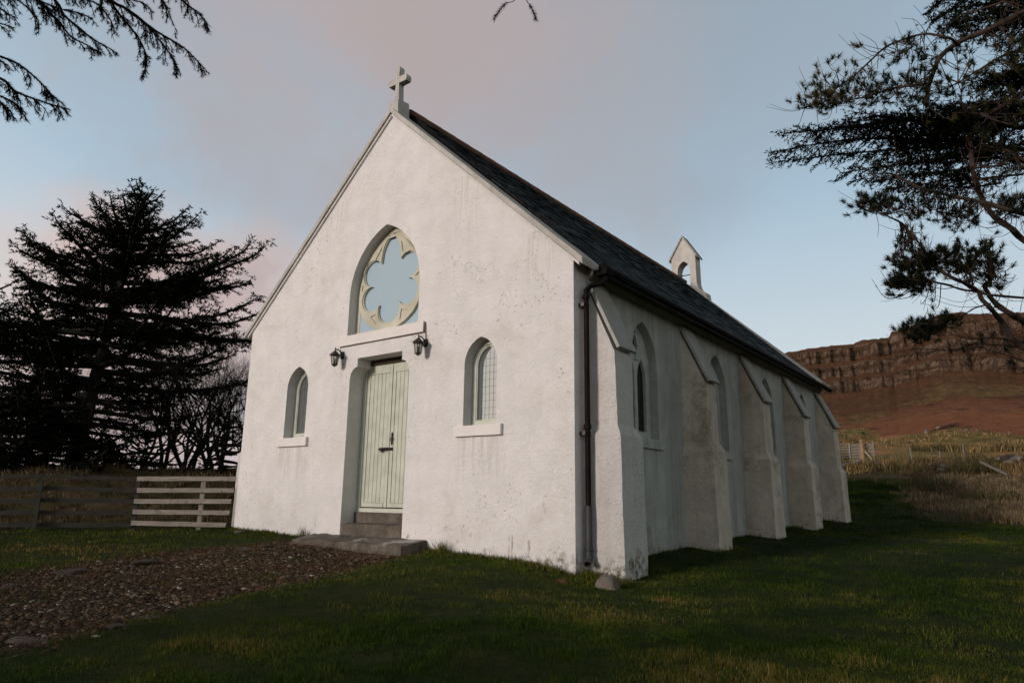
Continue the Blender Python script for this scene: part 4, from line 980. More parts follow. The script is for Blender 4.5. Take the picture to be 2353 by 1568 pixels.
for q_ in range(4):
    mb = MB(); strip(mb, a5, b5, .38+.19*q_, .03, .12); mb.build('slat', M['greywood'], hb)
mb = MB(); mb.beam((*b5[:2], b5[2]), (*b5[:2], b5[2]+1.15), .08, .08, (1, 0, 0)); mb.build('upright', M['greywood'], hb)
p = gpos(1989); q3 = gpos(2004); mb = MB(); mb.beam((p[0], p[1], p[2]+.62), (q3[0], q3[1], q3[2]+.12), .09, .09); tag(mb.build('brace_pole', M['palewood']), 'pale pole propped diagonally against the gate post', 'pole')
stk = []
for i_, (px, py, lab) in enumerate([(2098, 1064, 'thin leaning fence stake nearest the gate'), (2162, 1067, 'thin fence stake between the two taller ones, half hidden in rushes'), (2217, 1064, 'thin grey fence stake in the rushes on the right')]):
    p = hit(px, py+2); stk.append(p); h = (1.02, .8, 1.1)[i_]
    mb = MB(); mb.tube([p-np.array([0, 0, .2]), p+np.array([-.10*h*(i_ == 0), 0, h*.98])], [.040, .032], 7, cap=True); tag(mb.build('fence_stake', M['greywood']), lab, 'stake', 'stakes of the wire fence')
mb = MB(); e_ = stk[2]+np.array([9, -3, 0]); e_[2] = gz(e_[0], e_[1])
for z in (.35, .62, .86):
    pts = [gpos(2009, .4)+np.array([0, 0, z])]+[p+np.array([0, 0, z]) for p in stk]+[e_+np.array([0, 0, z])]; mb.tube(pts, .003, 4)
tag(mb.build('fence_wire', M['wire']), 'thin grey wires strung between the stakes', 'wire')
far = [((2154, 1032), (.55, .42, .48), 'palerock', 'large pale boulder on the bracken slope beyond the stakes', 0), ((2171, 1034), (.34, .25, .20), 'palerock', 'low pale rock leaning at the right of the large boulder', 0),
       ((2128, 995), (.65, .4, .5), 'palerock', 'pale rock face on the left of the grassy hummock', 0), ((2154, 983), (.6, .4, .35), 'palerock', 'pale rock on top of the grassy hummock', 0),
       ((2033, 1020), (.34, .25, .22), 'palerock', 'grey rock between the gate post and the boulder', 0), ((1982, 996), (.42, .3, .26), 'void', 'small black lump on the field crest above the gate', 0),
       ((2317, 995), (.5, .35, .3), 'palerock', 'white rock on the field crest, furthest right', 0), ((2296, 994), (.28, .2, .16), 'palerock', 'small white rock on the crest next to the furthest right one', 0),
       ((2220, 989), (.30, .2, .18), 'palerock', 'small white rock on the crest just right of the hummock', 0), ((2243, 990), (.22, .2, .14), 'palerock', 'tiny white rock second right of the hummock', 0),
       ((2116, 1006), (.26, .2, .14), 'palerock', 'tiny pale stone below the hummock', 0)]
for i_, (pp, s3, mt, lab, _) in enumerate(far):
    p = hit(*pp); s3 = tuple(q*.62 for q in s3); p[2] += s3[2]*.3; rock(p, s3, lab, mt, seed=40+i_, name='boulder', cat='boulder', rot=i_*.9, group='rocks scattered over the field')
def rubble(px0, px1, py, n, hh, lab, seed, dpth=.7):
    rs = np.random.default_rng(seed); r0 = hit((px0+px1)/2, py); e0 = empty('stone_wall', tuple(r0), lab, 'wall'); dd = math.hypot(*(r0-CAM)[:2])
    for q_ in range(n):
        v = ray(rs.uniform(px0, px1), py); p = CAM+v*(dd+rs.uniform(-dpth, dpth))/math.hypot(v[0], v[1]); s_ = rs.uniform(.10, .24)
        p[2] = gz(p[0], p[1])+rs.uniform(0, hh); rock(p, (s_*1.4, s_, s_*.7), None, 'palerock' if rs.uniform() < .45 else 'rock', seed=seed*50+q_, name='stone', rot=rs.uniform(0, 3), parent=e0)
rubble(1938, 2020, 1078, 34, .38, 'tumbled remains of a stone wall below the gate', 3)
rubble(2136, 2176, 1084, 18, .35, 'short tumbled heap of lichened stones in the tussocks', 5)
rubble(2300, 2380, 1084, 40, .65, 'broken dry stone wall with white lichen at the right edge', 6)
p = hit(2300, 1098); mb = MB(); mb.beam(p+np.array([-.7, .3, .75]), p+np.array([.25, -.3, .15]), .09, .09); tag(mb.build('fallen_post', M['greywood']), 'fallen wooden post leaning in front of the broken wall', 'post')

# ------------------------------------------------------------------ foliage builders
def nrmz(v): return v/(np.linalg.norm(v, axis=-1, keepdims=True)+1e-9)
def needle_tris(LF, P, D, ln, wd, v):
    n = len(P); D = nrmz(D); s_ = nrmz(np.cross(D, RNG.normal(size=(n, 3))))
    V = np.stack([P-s_*wd[:, None]/2, P+s_*wd[:, None]/2, P+D*ln[:, None]], 1).reshape(-1, 3)
    LF.tris(V, np.arange(3*n).reshape(-1, 3), np.repeat(v, 3))
def interp_curve(pts, u):
    pts = np.asarray(pts, float); L = np.concatenate([[0], np.cumsum(np.linalg.norm(np.diff(pts, axis=0), axis=1))]); s_ = np.asarray(u)*L[-1]
    return np.stack([np.interp(s_, L, pts[:, i_]) for i_ in range(3)], -1), L[-1]
def smooth_curve(pts, n=24):
    """Catmull-Rom through the points"""
    P = [np.asarray(p, float) for p in pts]; P = [2*P[0]-P[1]]+P+[2*P[-1]-P[-2]]; out = []
    m_ = max(2, n//(len(P)-3))
    for i_ in range(1, len(P)-2):
        for t in np.linspace(0, 1, m_, endpoint=False):
            a, b_, c, d = P[i_-1:i_+3]; out.append(0.5*((2*b_)+(-a+c)*t+(2*a-5*b_+4*c-d)*t*t+(-a+3*b_-3*c+d)*t**3))
    out.append(P[-2]); return np.array(out)
def spray(LF, WD, axis, r0, r1, twl, tsp, nl, nw, nsp, start=.12, droop=.15, subl=.28, vmean=.35, up=(0, 0, 1.0), flat=.30, wood=.006, vert=1.5, vbias=-.12):
    """a spruce limb: tapering wood, flat fans of twigs, needles as small pointed faces"""
    ax = smooth_curve(axis, 20); n = len(ax); WD.tube(ax, np.linspace(r0, r1, n), 5)
    c, L = interp_curve(ax, np.linspace(0, 1, 2)); nt_ = max(3, int(L*(1-start)/tsp)); u = np.linspace(start, 1, nt_)
    P, _ = interp_curve(ax, u); P2, _ = interp_curve(ax, np.clip(u+.02, 0, 1)); P1, _ = interp_curve(ax, np.clip(u-.02, 0, 1)); T_ = nrmz(P2-P1)
    S = nrmz(np.cross(T_, np.broadcast_to(np.array(up), T_.shape)))
    P = np.repeat(P, 2, 0); T_ = np.repeat(T_, 2, 0); S = np.repeat(S, 2, 0); U = np.repeat(u, 2); sg = np.tile([1, -1], nt_)[:, None]
    m_ = len(P); a = RNG.uniform(.7, 1.15, m_)[:, None]
    D = nrmz(T_*np.cos(a)+S*sg*np.sin(a)+RNG.normal(0, flat, (m_, 3))*[1, 1, vert]+[0, 0, vbias])
    ln = twl*np.minimum(1, (1-U)*1.5+.26)*np.minimum(1, (U-start)*4+.35)*RNG.uniform(.45, 1.15, m_)
    # twig wood
    E = P+D*ln[:, None]; E[:, 2] -= droop*ln
    sw = nrmz(np.cross(D, np.array([0, 0, 1.0])))*wood
    V = np.stack([P-sw, P+sw, E], 1).reshape(-1, 3); WD.tris(V, np.arange(3*m_).reshape(-1, 3))
    # sub shoots
    ns = np.maximum(1, (ln/.075).astype(int)); I = np.repeat(np.arange(m_), ns); uu = RNG.uniform(.1, 1, len(I))
    SP = P[I]+D[I]*(ln[I]*uu)[:, None]; SP[:, 2] -= droop*ln[I]*uu**2
    ssg = np.where(RNG.uniform(size=len(I)) < .5, 1, -1)[:, None]
    SS = nrmz(np.cross(D[I], np.array([0, 0, 1.0]))); SD = nrmz(D[I]*.8+SS*ssg*.8+RNG.normal(0, .3, (len(I), 3)))
    sl2 = (subl*ln[I]*(1-uu)+.05+nl*.4)*RNG.uniform(.5, 1.2, len(I))
    # main twig counts as a shoot too
    SP = np.concatenate([SP, P]); SD = np.concatenate([SD, nrmz(E-P)]); sl2 = np.concatenate([sl2, ln])
    nn = np.maximum(2, (sl2/nsp).astype(int)); J = np.repeat(np.arange(len(SP)), nn); q_ = RNG.uniform(0, 1, len(J))
    NP_ = SP[J]+SD[J]*(sl2[J]*q_)[:, None]; NP_[:, 2] -= droop*.4*sl2[J]*q_
    ND = nrmz(SD[J]*.9+RNG.normal(0, .55, (len(J), 3)))
    vv = np.clip(vmean+RNG.normal(0, .16, len(J))+(RNG.uniform(size=len(J)) < .02)*.5, 0, 1)
    needle_tris(LF, NP_, ND, nl*RNG.uniform(.6, 1.2, len(J)), np.full(len(J), nw), vv)
    return ax

def spruce_tree(x, y, H, prof, nl_, label, seed, nscale=1.0, lean=(0, 0), tw=.75, z0=None, dens=1.0, hmin=.8):
    global RNG
    RNG = np.random.default_rng(seed); z = gz(x, y) if z0 is None else z0
    e0 = empty('spruce_tree', (x, y, z), label, 'spruce tree', None)
    TR, LF = MB(), MB()
    TR.tube([(x+lean[0]*t, y+lean[1]*t, z-.3+(H*.93)*t) for t in np.linspace(0, 1, 12)], np.linspace(.30, .035, 12)*H/10, 8)
    for i_ in range(nl_):
        hf = (i_+RNG.uniform(0, 1))/nl_; hf = hf**0.8
        R = np.interp(hf, [p_[0] for p_ in prof], [p_[1] for p_ in prof])*RNG.uniform(.55, 1.10)
        tz = hmin+(H-hmin)*hf
        a = i_*2.399+RNG.uniform(-.5, .5); dn_ = math.cos(a)*_d[0]+math.sin(a)*_d[1]; R *= 1+.13*(math.cos(a)*CR[0]+math.sin(a)*CR[1])+.28*dn_*(hf > .55)*(H > 8)
        rise = np.interp(hf, [0, .5, .8, 1], [.04, .15, .36, 1.1])*R*RNG.uniform(.6, 1.3)
        d = np.array([math.cos(a), math.sin(a), 0]); s0 = np.array([x+lean[0]*hf, y+lean[1]*hf, z+max(.3, tz-rise)])
        sag = -.05*R if hf < .6 else 0
        pts = [s0, s0+d*R*.35+[0, 0, rise*.22+sag], s0+d*R*.7+[0, 0, rise*.5+sag*1.4], s0+d*R*.9+[0, 0, rise*.78+sag*.6], s0+d*R+[0, 0, rise]]
        j_ = RNG.normal(0, .05*R, 3); pts[2] = pts[2]+j_; pts[3] = pts[3]+j_*1.2; pts[4] = pts[4]+j_*1.6
        spray(LF, TR, pts, .045+.012*R, .006, tw*min(1, .35+R*.25), .11/dens, .10*nscale, .034*nscale, .026/dens, start=.16 if hf > .5 else .28, droop=.12, vmean=.34)
    TR.build('trunk', M['darkbark'], e0); LF.build('crown', M['spruce'], e0, att='v')
    return e0
p = at(158, 1085, 24.0)
spruce_tree(p[0], p[1], 9.2, [(0, 2.2), (.18, 3.0), (.30, 4.9), (.5, 5.0), (.66, 4.5), (.75, 3.7), (.84, 2.5), (.91, 1.5), (.96, 0.8), (1, .25)], 118, 'tall dark spreading spruce behind the board fence, left of the chapel', 11, lean=(CR[0]*1.0, CR[1]*1.0))
p = at(-130, 1085, 29.0)
spruce_tree(p[0], p[1], 7.0, [(0, 3.2), (.4, 3.6), (.8, 2.2), (1, .5)], 50, 'second dark spruce cut by the left edge of the photograph', 12, dens=.8)
p = at(60, 1085, 22.5)
spruce_tree(p[0], p[1], 3.6, [(0, 2.2), (.5, 2.0), (1, .5)], 46, 'low bushy spruce under the tall spreading spruce', 13, dens=.9, hmin=.2)
p = at(505, 1085, 22.0)
spruce_tree(p[0], p[1], 1.9, [(0, .85), (.5, .75), (1, .25)], 26, 'small dark evergreen bush beside the chapel wall', 14, dens=1.0, hmin=.1, tw=.4)
p = at(330, 1085, 24.0)
spruce_tree(p[0], p[1], 1.5, [(0, 1.0), (.5, .9), (1, .3)], 22, 'low dark evergreen bush in the middle of the hedge', 15, dens=1.0, hmin=.1, tw=.4)

# bare broadleaf trees
def bare_tree(x, y, H, label, seed, spreadk=1.0, stems=1, thick=1.0, group='bare trees behind the fence', depth=7):
    rs = random.Random(seed); z = gz(x, y); e0 = empty('bare_tree', (x, y, z), label, 'bare tree', group); TR, CR_ = MB(), MB()
    def grow(p, d, L, r, lv, mbx):
        pts = [p]; q_ = p.copy(); dd = d.copy(); k_ = 4
        for s_ in range(k_):
            dd = nrmz(dd+np.array([rs.gauss(0, .16), rs.gauss(0, .16), rs.gauss(.05, .10)])); q_ = q_+dd*L/k_; pts.append(q_.copy())
        mbx.tube(pts, np.linspace(r, r*.62, k_+1), 5 if lv < 2 else 3)
        if lv >= depth: return
        for c in range(rs.choice([2, 3, 3]) if lv else 4):
            s_ = rs.randint(1, k_) if c else k_
            nd = nrmz(dd+np.array([rs.gauss(0, .62*spreadk), rs.gauss(0, .62*spreadk), rs.gauss(.15, .35)])); grow(pts[s_], nd, L*rs.uniform(.58, .85), r*.62*rs.uniform(.7, 1), lv+1, CR_)
    for s_ in range(stems):
        a = rs.uniform(0, 6.28); grow(np.array([x+.15*s_*math.cos(a), y+.15*s_*math.sin(a), z-.1]), nrmz(np.array([.35*math.cos(a)*(stems > 1), .35*math.sin(a)*(stems > 1), 1.0])), H*.30, .055*thick*H/4, 0, TR)
    TR.build('trunk', M['bare'], e0); CR_.build('branches', M['bare'], e0)
for px, dist, H, lab, sd_, st_ in [(372, 23.5, 4.3, 'bare tree with a straight dark stem, middle of the hedge', 1, 1), (440, 24.5, 4.6, 'bare spreading tree between the two dark bushes', 2, 2), (500, 23.0, 4.2, 'bare multi-stemmed tree next to the small dark bush', 3, 2),
                                 (552, 25.5, 4.6, 'bare tree half hidden by the left wall of the chapel', 4, 2), (300, 25.0, 3.9, 'bare scrubby tree right of the spruce trunk', 5, 3), (235, 23.0, 3.2, 'low bare tree in front of the spruce trunk', 6, 3), (410, 29.0, 4.8, 'thin bare tree furthest back in the hedge', 7, 2), (590, 22.0, 3.2, 'bare bush tight against the chapel side wall', 8, 3)]:
    p = at(px, 1090, dist); bare_tree(p[0], p[1], H*1.18, lab, sd_, stems=st_+(1 if H > 4 else 0))
p = at(105, 1085, 23.5); spruce_tree(p[0], p[1], 1.7, [(0, 1.3), (.5, 1.2), (1, .4)], 26, 'low dark evergreen bush at the foot of the tall spruce', 16, hmin=.1)
p = at(245, 1085, 23.0); spruce_tree(p[0], p[1], 1.2, [(0, 1.0), (.5, .9), (1, .4)], 22, 'lowest evergreen bush, just right of the spruce trunk', 17, hmin=.1)
p = at(-10, 1085, 21.5); spruce_tree(p[0], p[1], 2.2, [(0, 1.3), (.5, 1.2), (1, .4)], 30, 'dark evergreen bush cut by the left edge of the photograph', 19, hmin=.1)
p = at(40, 1090, 26.0); bare_tree(p[0], p[1], 4.2, 'bare tree among the dark spruces at the far left', 9, stems=2)
# trees outside the picture on the left, seen only as reflections in the leaded panes
bare_tree(-6.2, -10.6, 4.6, 'bare tree standing off to the left, mirrored in the window panes', 15, stems=3, group=None, depth=6)
spruce_tree(-14.5, -9.0, 5.6, [(0, 2.4), (.5, 2.2), (1, .4)], 50, 'spruce standing off to the left, mirrored in the left window', 18, dens=.7, hmin=.3)
for i_, (x, y, h) in enumerate([(-1.6, -14.6, 3.0), (.9, -14.0, 3.8), (3.4, -14.8, 4.2), (6.2, -14.0, 4.1), (9.2, -15.0, 4.3), (12.0, -14.0, 4.0)]):  # unseen row of spruces, added to shade the foreground grass
    spruce_tree(x, y, h, [(0, 1.9), (.5, 1.7), (1, .5)], 34, ('unseen spruce added behind the viewpoint to shade the lawn, %s in its row' % ('first', 'second', 'third', 'fourth', 'fifth', 'last')[i_]), 60+i_, dens=.7, hmin=.15)
# ------------------------------------------------------------------ overhanging spruce near the viewpoint (trunk out of the picture)
RNG = np.random.default_rng(5); random.seed(5)
tp = np.array([4.6, -9.9]); tz = gz(*tp)
e0 = empty('spruce_tree', (tp[0], tp[1], tz), 'near spruce whose drooping boughs hang into the top left corner', 'spruce tree')
TR = MB(); TR.tube([(tp[0], tp[1], tz-.3+z) for z in np.linspace(0, 9, 10)], np.linspace(.24, .05, 10), 10)
LF, BR = MB(), MB()
def near_needles(LF, pts, ln=.021, sp=.0010, wd=.0026, vmean=.4, dense=1.0):
    L = np.linalg.norm(np.diff(pts, axis=0), axis=1).sum(); n = max(6, int(L/sp*dense)); u = RNG.uniform(0, 1, n)
    P, _ = interp_curve(pts, u); P2, _ = interp_curve(pts, np.clip(u+.03, 0, 1)); P1, _ = interp_curve(pts, np.clip(u-.03, 0, 1)); T_ = nrmz(P2-P1)
    R_ = RNG.normal(size=(n, 3)); R_ = nrmz(R_-T_*(R_*T_).sum(1)[:, None]); D = T_*.75+R_*.9
    needle_tris(LF, P, D, ln*RNG.uniform(.7, 1.15, n), np.full(n, wd), np.clip(RNG.normal(vmean, .18, n), 0, 1))
def hang(BR, LF, p, d, L, lv=0, r=.0030, leafy=.8):
    pts = [p]; q_ = p.copy(); dd = nrmz(np.array(d, float)); k_ = 6
    for s_ in range(k_):
        dd = nrmz(dd+np.array([RNG.normal(0, .10), RNG.normal(0, .10), -.13+RNG.normal(0, .07)])); q_ = q_+dd*L/k_; pts.append(q_.copy())
    pts = np.array(pts); BR.tube(pts, np.linspace(r, r*.5, k_+1), 4)
    if RNG.uniform() < leafy: near_needles(LF, pts[(1 if RNG.uniform() < .5 else 3):], dense=RNG.uniform(.5, 1.1))
    elif RNG.uniform() < .7: near_needles(LF, pts[4:], dense=.8)
    if lv < 1:
        for c in range(RNG.integers(1, 4)):
            s_ = RNG.integers(1, k_); sd_ = nrmz(np.cross(dd, RNG.normal(size=3))); hang(BR, LF, pts[s_], dd*.9+sd_*.7, L*RNG.uniform(.3, .55), lv+1, r*.7, leafy)
DN = 4.3
def near_branch(pxs, dist=DN, r0=.010, twigs=None, leafy=.7, tipL=.16, dz=0.0):
    pts = [at(x, y, dist+dz*i_) for i_, (x, y) in enumerate(pxs)]; cv = smooth_curve(pts, 28); BR.tube(cv, np.linspace(r0, .0025, len(cv)), 5)
    _, L = interp_curve(cv, [0, 1]); n = twigs or int(L/.021)
    near_needles(LF, cv[int(len(cv)*.35):], dense=1.0)
    for k_ in range(n):
        u = RNG.uniform(.03, .97); P, _ = interp_curve(cv, [u, min(1, u+.03)]); T_ = nrmz(P[1]-P[0]+1e-6)
        side = nrmz(np.cross(T_, [0, 0, 1.0]))*(1 if RNG.uniform() < .5 else -1)
        hang(BR, LF, P[0], T_*.75+side*RNG.uniform(.2, .9)+np.array([0, 0, RNG.uniform(-.55, .12)]), tipL*RNG.uniform(.45, 1.2)*(1-.55*u), leafy=leafy)
limbs = [
    ([(-260, -110), (-60, -60), (86, 2), (112, 29), (136, 50), (162, 84), (200, 104), (232, 124)], 4.4, .010),
    ([(-200, -200), (20, -90), (125, 0), (146, 34), (183, 66), (216, 92), (245, 108), (266, 121)], 4.3, .010),
    ([(-100, -260), (120, -110), (248, -2), (282, 16), (313, 37), (329, 50), (360, 73), (391, 91), (422, 110), (449, 136), (480, 170)], 4.2, .012),
    ([(200, -90), (240, -20), (269, 26), (295, 58), (318, 88), (330, 112), (337, 140), (326, 180)], 4.25, .008),
    ([(150, -240), (330, -90), (417, 0), (443, 21), (467, 44), (482, 73)], 4.1, .008),
    ([(250, -140), (340, -50), (373, 3), (386, 26), (398, 57)], 4.15, .006),
    ([(300, 30), (340, 62), (372, 100), (400, 140), (405, 176)], 4.25, .005),
    ([(-330, 10), (-120, 90), (0, 130), (47, 151), (91, 188), (123, 222), (149, 243)], 4.0, .008),
    ([(-330, 60), (-120, 140), (0, 180), (29, 206), (63, 222), (117, 240), (160, 252)], 3.9, .009),
    ([(-200, 190), (-60, 205), (10, 225), (45, 248), (60, 262)], 3.9, .006),
    ([(-300, -60), (-80, -10), (0, 20), (20, 34), (40, 42)], 4.2, .006),
    ([(-300, 0), (-100, 30), (-20, 50), (14, 58), (32, 66)], 4.2, .005),
    ([(-200, -150), (0, -60), (70, -10), (100, 6), (140, 22), (180, 30), (214, 44)], 4.35, .006),
    ([(0, -160), (120, -60), (190, -8), (226, 12), (250, 40), (262, 66)], 4.3, .006),
    ([(100, -160), (200, -60), (290, -6), (330, 8), (352, 30)], 4.2, .005),
    ([(-300, 150), (-100, 200), (-10, 232), (20, 252), (30, 270)], 3.9, .006),
    ([(-300, -90), (-60, -40), (30, -4), (60, 16), (84, 40), (90, 62)], 4.3, .005),
    ([(250, -90), (380, -40), (420, -10), (432, 6), (430, 30)], 4.1, .004)]
for pxs, dist, r0 in limbs: near_branch(pxs, dist, r0)
# bough reaching over the viewpoint with two hanging tips at the top centre
near_branch([(300, -420), (700, -300), (1000, -150), (1195, -48), (1250, -30)], 3.4, .010, leafy=.4, tipL=.10)
for pxs in ([(1200, -40), (1183, 0), (1163, 8), (1150, 22), (1134, 44)], [(1200, -40), (1209, 0), (1217, 12), (1226, 30), (1231, 47)]):
    cv = smooth_curve([at(x, y, 3.4) for x, y in pxs], 16); BR.tube(cv, np.linspace(.003, .0015, len(cv)), 4); near_needles(LF, cv[int(len(cv)*.42):], ln=.026, wd=.003, dense=1.3)
# boughs from the trunk out to where those branches start, and the rest of the crown over and behind the viewpoint
for px, py, dd in [(-260, -110, 4.4), (-100, -260, 4.2), (150, -240, 4.1), (-330, 10, 4.0), (-330, 60, 3.9), (300, -420, 3.4), (-300, -60, 4.2), (-300, 0, 4.2)]:
    e_ = at(px, py, dd); s0 = np.array([tp[0], tp[1], e_[2]+.35]); m_ = (s0+e_)/2+np.array([0, 0, .12]); cv = smooth_curve([s0, m_, e_], 12); BR.tube(cv, np.linspace(.035, .010, len(cv)), 6)
for i_ in range(52):
    a = i_*2.399; z = 3.1+i_*.115; R = 3.6*(1-.45*(i_/52))*RNG.uniform(.7, 1.1); d = np.array([math.cos(a), math.sin(a), 0])
    e_ = np.array([tp[0], tp[1], tz+z])+d*R; rel = e_-CAM; fw = rel@_d
    if fw > 0.3 and abs(rel@CR)/fw < .95 and abs(rel@CU)/fw < .62: continue       # keep clear of the open sky in front
    s0 = np.array([tp[0], tp[1], tz+z+.2]); spray(LF, BR, [s0, s0+d*R*.5+[0, 0, .05], e_+np.array([0, 0, -.15])], .03, .006, .8, .10, .045, .012, .022, vmean=.35)
TR.build('trunk', M['darkbark'], e0); BR.build('boughs', M['darkbark'], e0); LF.build('crown', M['spruce'], e0, att='v')

# ------------------------------------------------------------------ right hand pine (trunk out of the picture on the right)
RNG = np.random.default_rng(21); random.seed(21)
def C8(pts): return [(1725.8+x*.28126, 383.5+y*.28126) for x, y in pts]     # second close look at the crown
def C7(pts): return [(1725.8+x*.2752, y*.2752) for x, y in pts]
b0 = at(2560, 1180, 12.6); b0[2] = gz(b0[0], b0[1])
pe = empty('pine_tree', tuple(b0), 'gnarled pine with bare sinuous limbs and needle tufts reaching in from the right', 'pine tree')
WD, LF, TK = MB(), MB(), MB()
top = at(2500, -330, 13.0)
TK.tube([b0-[0, 0, .3], at(2540, 980, 12.6), at(2500, 800, 12.5), at(2530, 560, 12.6), at(2510, 300, 12.8), at(2480, 0, 13.0), top], [.24, .21, .19, .16, .13, .10, .05], 10)
limbs = {}
def limb(nm, pxs, dist, r0, r1, dz=0.0, bend=.25):
    n = len(pxs); pts = [at(x, y, dist+dz*(i_/(n-1))+bend*math.sin(i_*1.7+len(nm))) for i_, (x, y) in enumerate(pxs)]
    cv = smooth_curve(pts, max(20, n*4)); WD.tube(cv, np.linspace(r0, r1, len(cv))*(1+.08*np.sin(np.arange(len(cv))*1.3)), 7); limbs[nm] = cv; return cv
limb('A', [(2520, -60), (2352, 27), (2276, 66), (2229, 85), (2194, 102), (2168, 122), (2152, 145), (2141, 176), (2133, 200), (2128, 240)], 12.4, 0.0468, 0.0300, -.4)
limb('A2', [(2200, 104), (2185, 90), (2166, 84), (2125, 78), (2084, 88), (2037, 107), (2001, 138), (1960, 176), (1918, 204), (1891, 228), (1862, 243), (1844, 250)], 12.2, 0.0220, 0.0075, -1.2)
limb('A3', [(2124, 78), (2120, 66), (2110, 53), (2098, 45), (2070, 42)], 12.0, 0.0055, 0.0030)
limb('B', [(2133, 192), (2110, 195), (2078, 199), (2052, 203), (2028, 210), (1987, 223), (1940, 232), (1905, 240)], 12.0, 0.0220, 0.0090, -.8)
limb('D', [(2480, 640), (2352, 552), (2322, 524), (2288, 502), (2262, 468), (2243, 426), (2234, 384), (2230, 347), (2226, 300), (2215, 240)], 12.4, 0.0468, 0.0375, .4)
limb('E', [(2500, 545), (2352, 492), (2316, 482), (2260, 465), (2204, 454), (2156, 443), (2115, 432), (2077, 414), (2055, 402), (2035, 398), (1995, 400)], 12.1, 0.0385, 0.0090, -.5)
limb('Gm', [(2500, 905), (2352, 800), (2322, 772), (2311, 752), (2291, 727), (2274, 707), (2255, 687), (2246, 668), (2218, 651), (2190, 639), (2162, 623), (2142, 600), (2125, 578), (2108, 555), (2091, 535), (2072, 513), (2044, 499), (2018, 488), (1990, 481)], 12.0, 0.0440, 0.0075, -1.0)
limb('H', [(2480, 692), (2352, 684), (2274, 677), (2246, 670), (2210, 665), (2176, 654), (2148, 648), (2128, 639), (2118, 630)], 12.1, 0.0193, 0.0135, -.6)
limb('I', [(2500, 820), (2352, 738), (2317, 718), (2288, 698), (2269, 673), (2262, 655), (2277, 642), (2281, 622), (2276, 610)], 12.3, 0.0523, 0.0165, 0)
limb('J', [(2275, 697), (2240, 707), (2226, 715), (2210, 724), (2176, 738), (2150, 745), (2120, 742), (2090, 742)], 12.0, 0.0121, 0.0045, -.5)
limb('F', [(2148, 462), (2110, 472), (2072, 484), (2040, 492), (2005, 490), (1980, 478), (1966, 462)], 11.8, 0.0066, 0.0045)
limb('K', [(2490, 820), (2352, 787), (2290, 777), (2240, 778), (2200, 772), (2150, 750)], 12.5, 0.0193, 0.0045, 0)
limb('L', [(2490, 835), (2352, 800), (2300, 793), (2230, 790), (2190, 805), (2120, 800), (2080, 806), (2045, 808)], 12.7, 0.0165, 0.0037, 0)
limb('N', [(2480, 880), (2352, 830), (2320, 818), (2260, 800), (2225, 790)], 12.2, 0.0121, 0.0045, 0)
limb('O', [(2490, 340), (2352, 235), (2290, 250), (2250, 300), (2230, 350)], 13.0, 0.0275, 0.0150, 0)
limb('P', [(2490, 430), (2352, 368), (2310, 345), (2260, 337), (2221, 334), (2125, 328), (2060, 322), (2000, 318), (1930, 313)], 13.0, 0.0330, 0.0060, 0)
limb('Q', [(2480, 250), (2352, 262), (2270, 262), (2177, 259), (2117, 267), (2060, 285)], 12.8, 0.0165, 0.0075, 0)
limb('S', [(2490, 160), (2352, 120), (2300, 130), (2250, 160), (2200, 190), (2150, 215)], 12.7, 0.0248, 0.0075, 0)
limb('R', [(2480, 60), (2352, -10), (2290, 10), (2220, 30), (2180, 40)], 12.8, 0.0275, 0.0075, 0)
def tuft(P, D, n=38, ln=.10, wd=.0095, vm=.5):
    m_ = len(P); I = np.repeat(np.arange(m_), n); k_ = len(I); D = nrmz(D)
    base = P[I]-D[I]*RNG.uniform(0, .07, k_)[:, None]; nd = nrmz(D[I]*.9+RNG.normal(0, .62, (k_, 3))); vt = np.repeat(RNG.normal(vm, .16, m_), n)
    needle_tris(LF, base, nd, ln*RNG.uniform(.65, 1.15, k_), np.full(k_, wd), np.clip(vt+RNG.normal(0, .1, k_), 0, 1))
allp = None
def twigs_to(targets, src, sag=.18, r=.0055, tn=1.0, vm=.5, up=.8, bare=.12, n=38):
    """curved twigs from the nearest point of the given limbs to each target, ending in a tuft"""
    S = np.concatenate([limbs[s_] for s_ in src]); Pt, Dt = [], []
    for t in targets:
        d = np.linalg.norm(S-t, axis=1); s_ = S[np.argsort(d)[RNG.integers(0, 6)]]; L = np.linalg.norm(t-s_)
        m1 = s_+(t-s_)*.4+np.array([0, 0, -sag*L])+RNG.normal(0, .05*L, 3); m2 = s_+(t-s_)*.78+np.array([0, 0, -sag*L*1.1])+RNG.normal(0, .05*L, 3)
        cv = smooth_curve([s_, m1, m2, t], 12); WD.tube(cv, np.linspace(r*(1+L), .0030, len(cv)), 4)
        if RNG.uniform() > bare: Pt.append(t); Dt.append(nrmz(cv[-1]-cv[-3])*.7+np.array([0, 0, up*.5]))
        for c in range(RNG.integers(0, 3)):
            k_ = RNG.integers(4, len(cv)-1); q_ = cv[k_]+nrmz(RNG.normal(0, 1, 3)+[0, 0, .5])*RNG.uniform(.10, .26); mid = (cv[k_]+q_)/2-[0, 0, .03]
            WD.tube([cv[k_], mid, q_], [.0035, .003, .0025], 3)
            if RNG.uniform() > bare: Pt.append(q_); Dt.append(nrmz(q_-mid)+np.array([0, 0, .5]))
    if Pt: tuft(np.array(Pt), np.array(Dt), int(n*tn), vm=vm)
def area(n, x0, x1, y0, y1, dist, dd=.5, ell=True):
    o_ = []; n = int(n*1.35)
    while len(o_) < n:
        x, y = RNG.uniform(x0, x1), RNG.uniform(y0, y1)
        if ell and ((x-(x0+x1)/2)/((x1-x0)/2))**2+((y-(y0+y1)/2)/((y1-y0)/2))**2 > 1: continue
        o_.append(at(x, y, dist+RNG.uniform(-dd, dd)))
    return o_
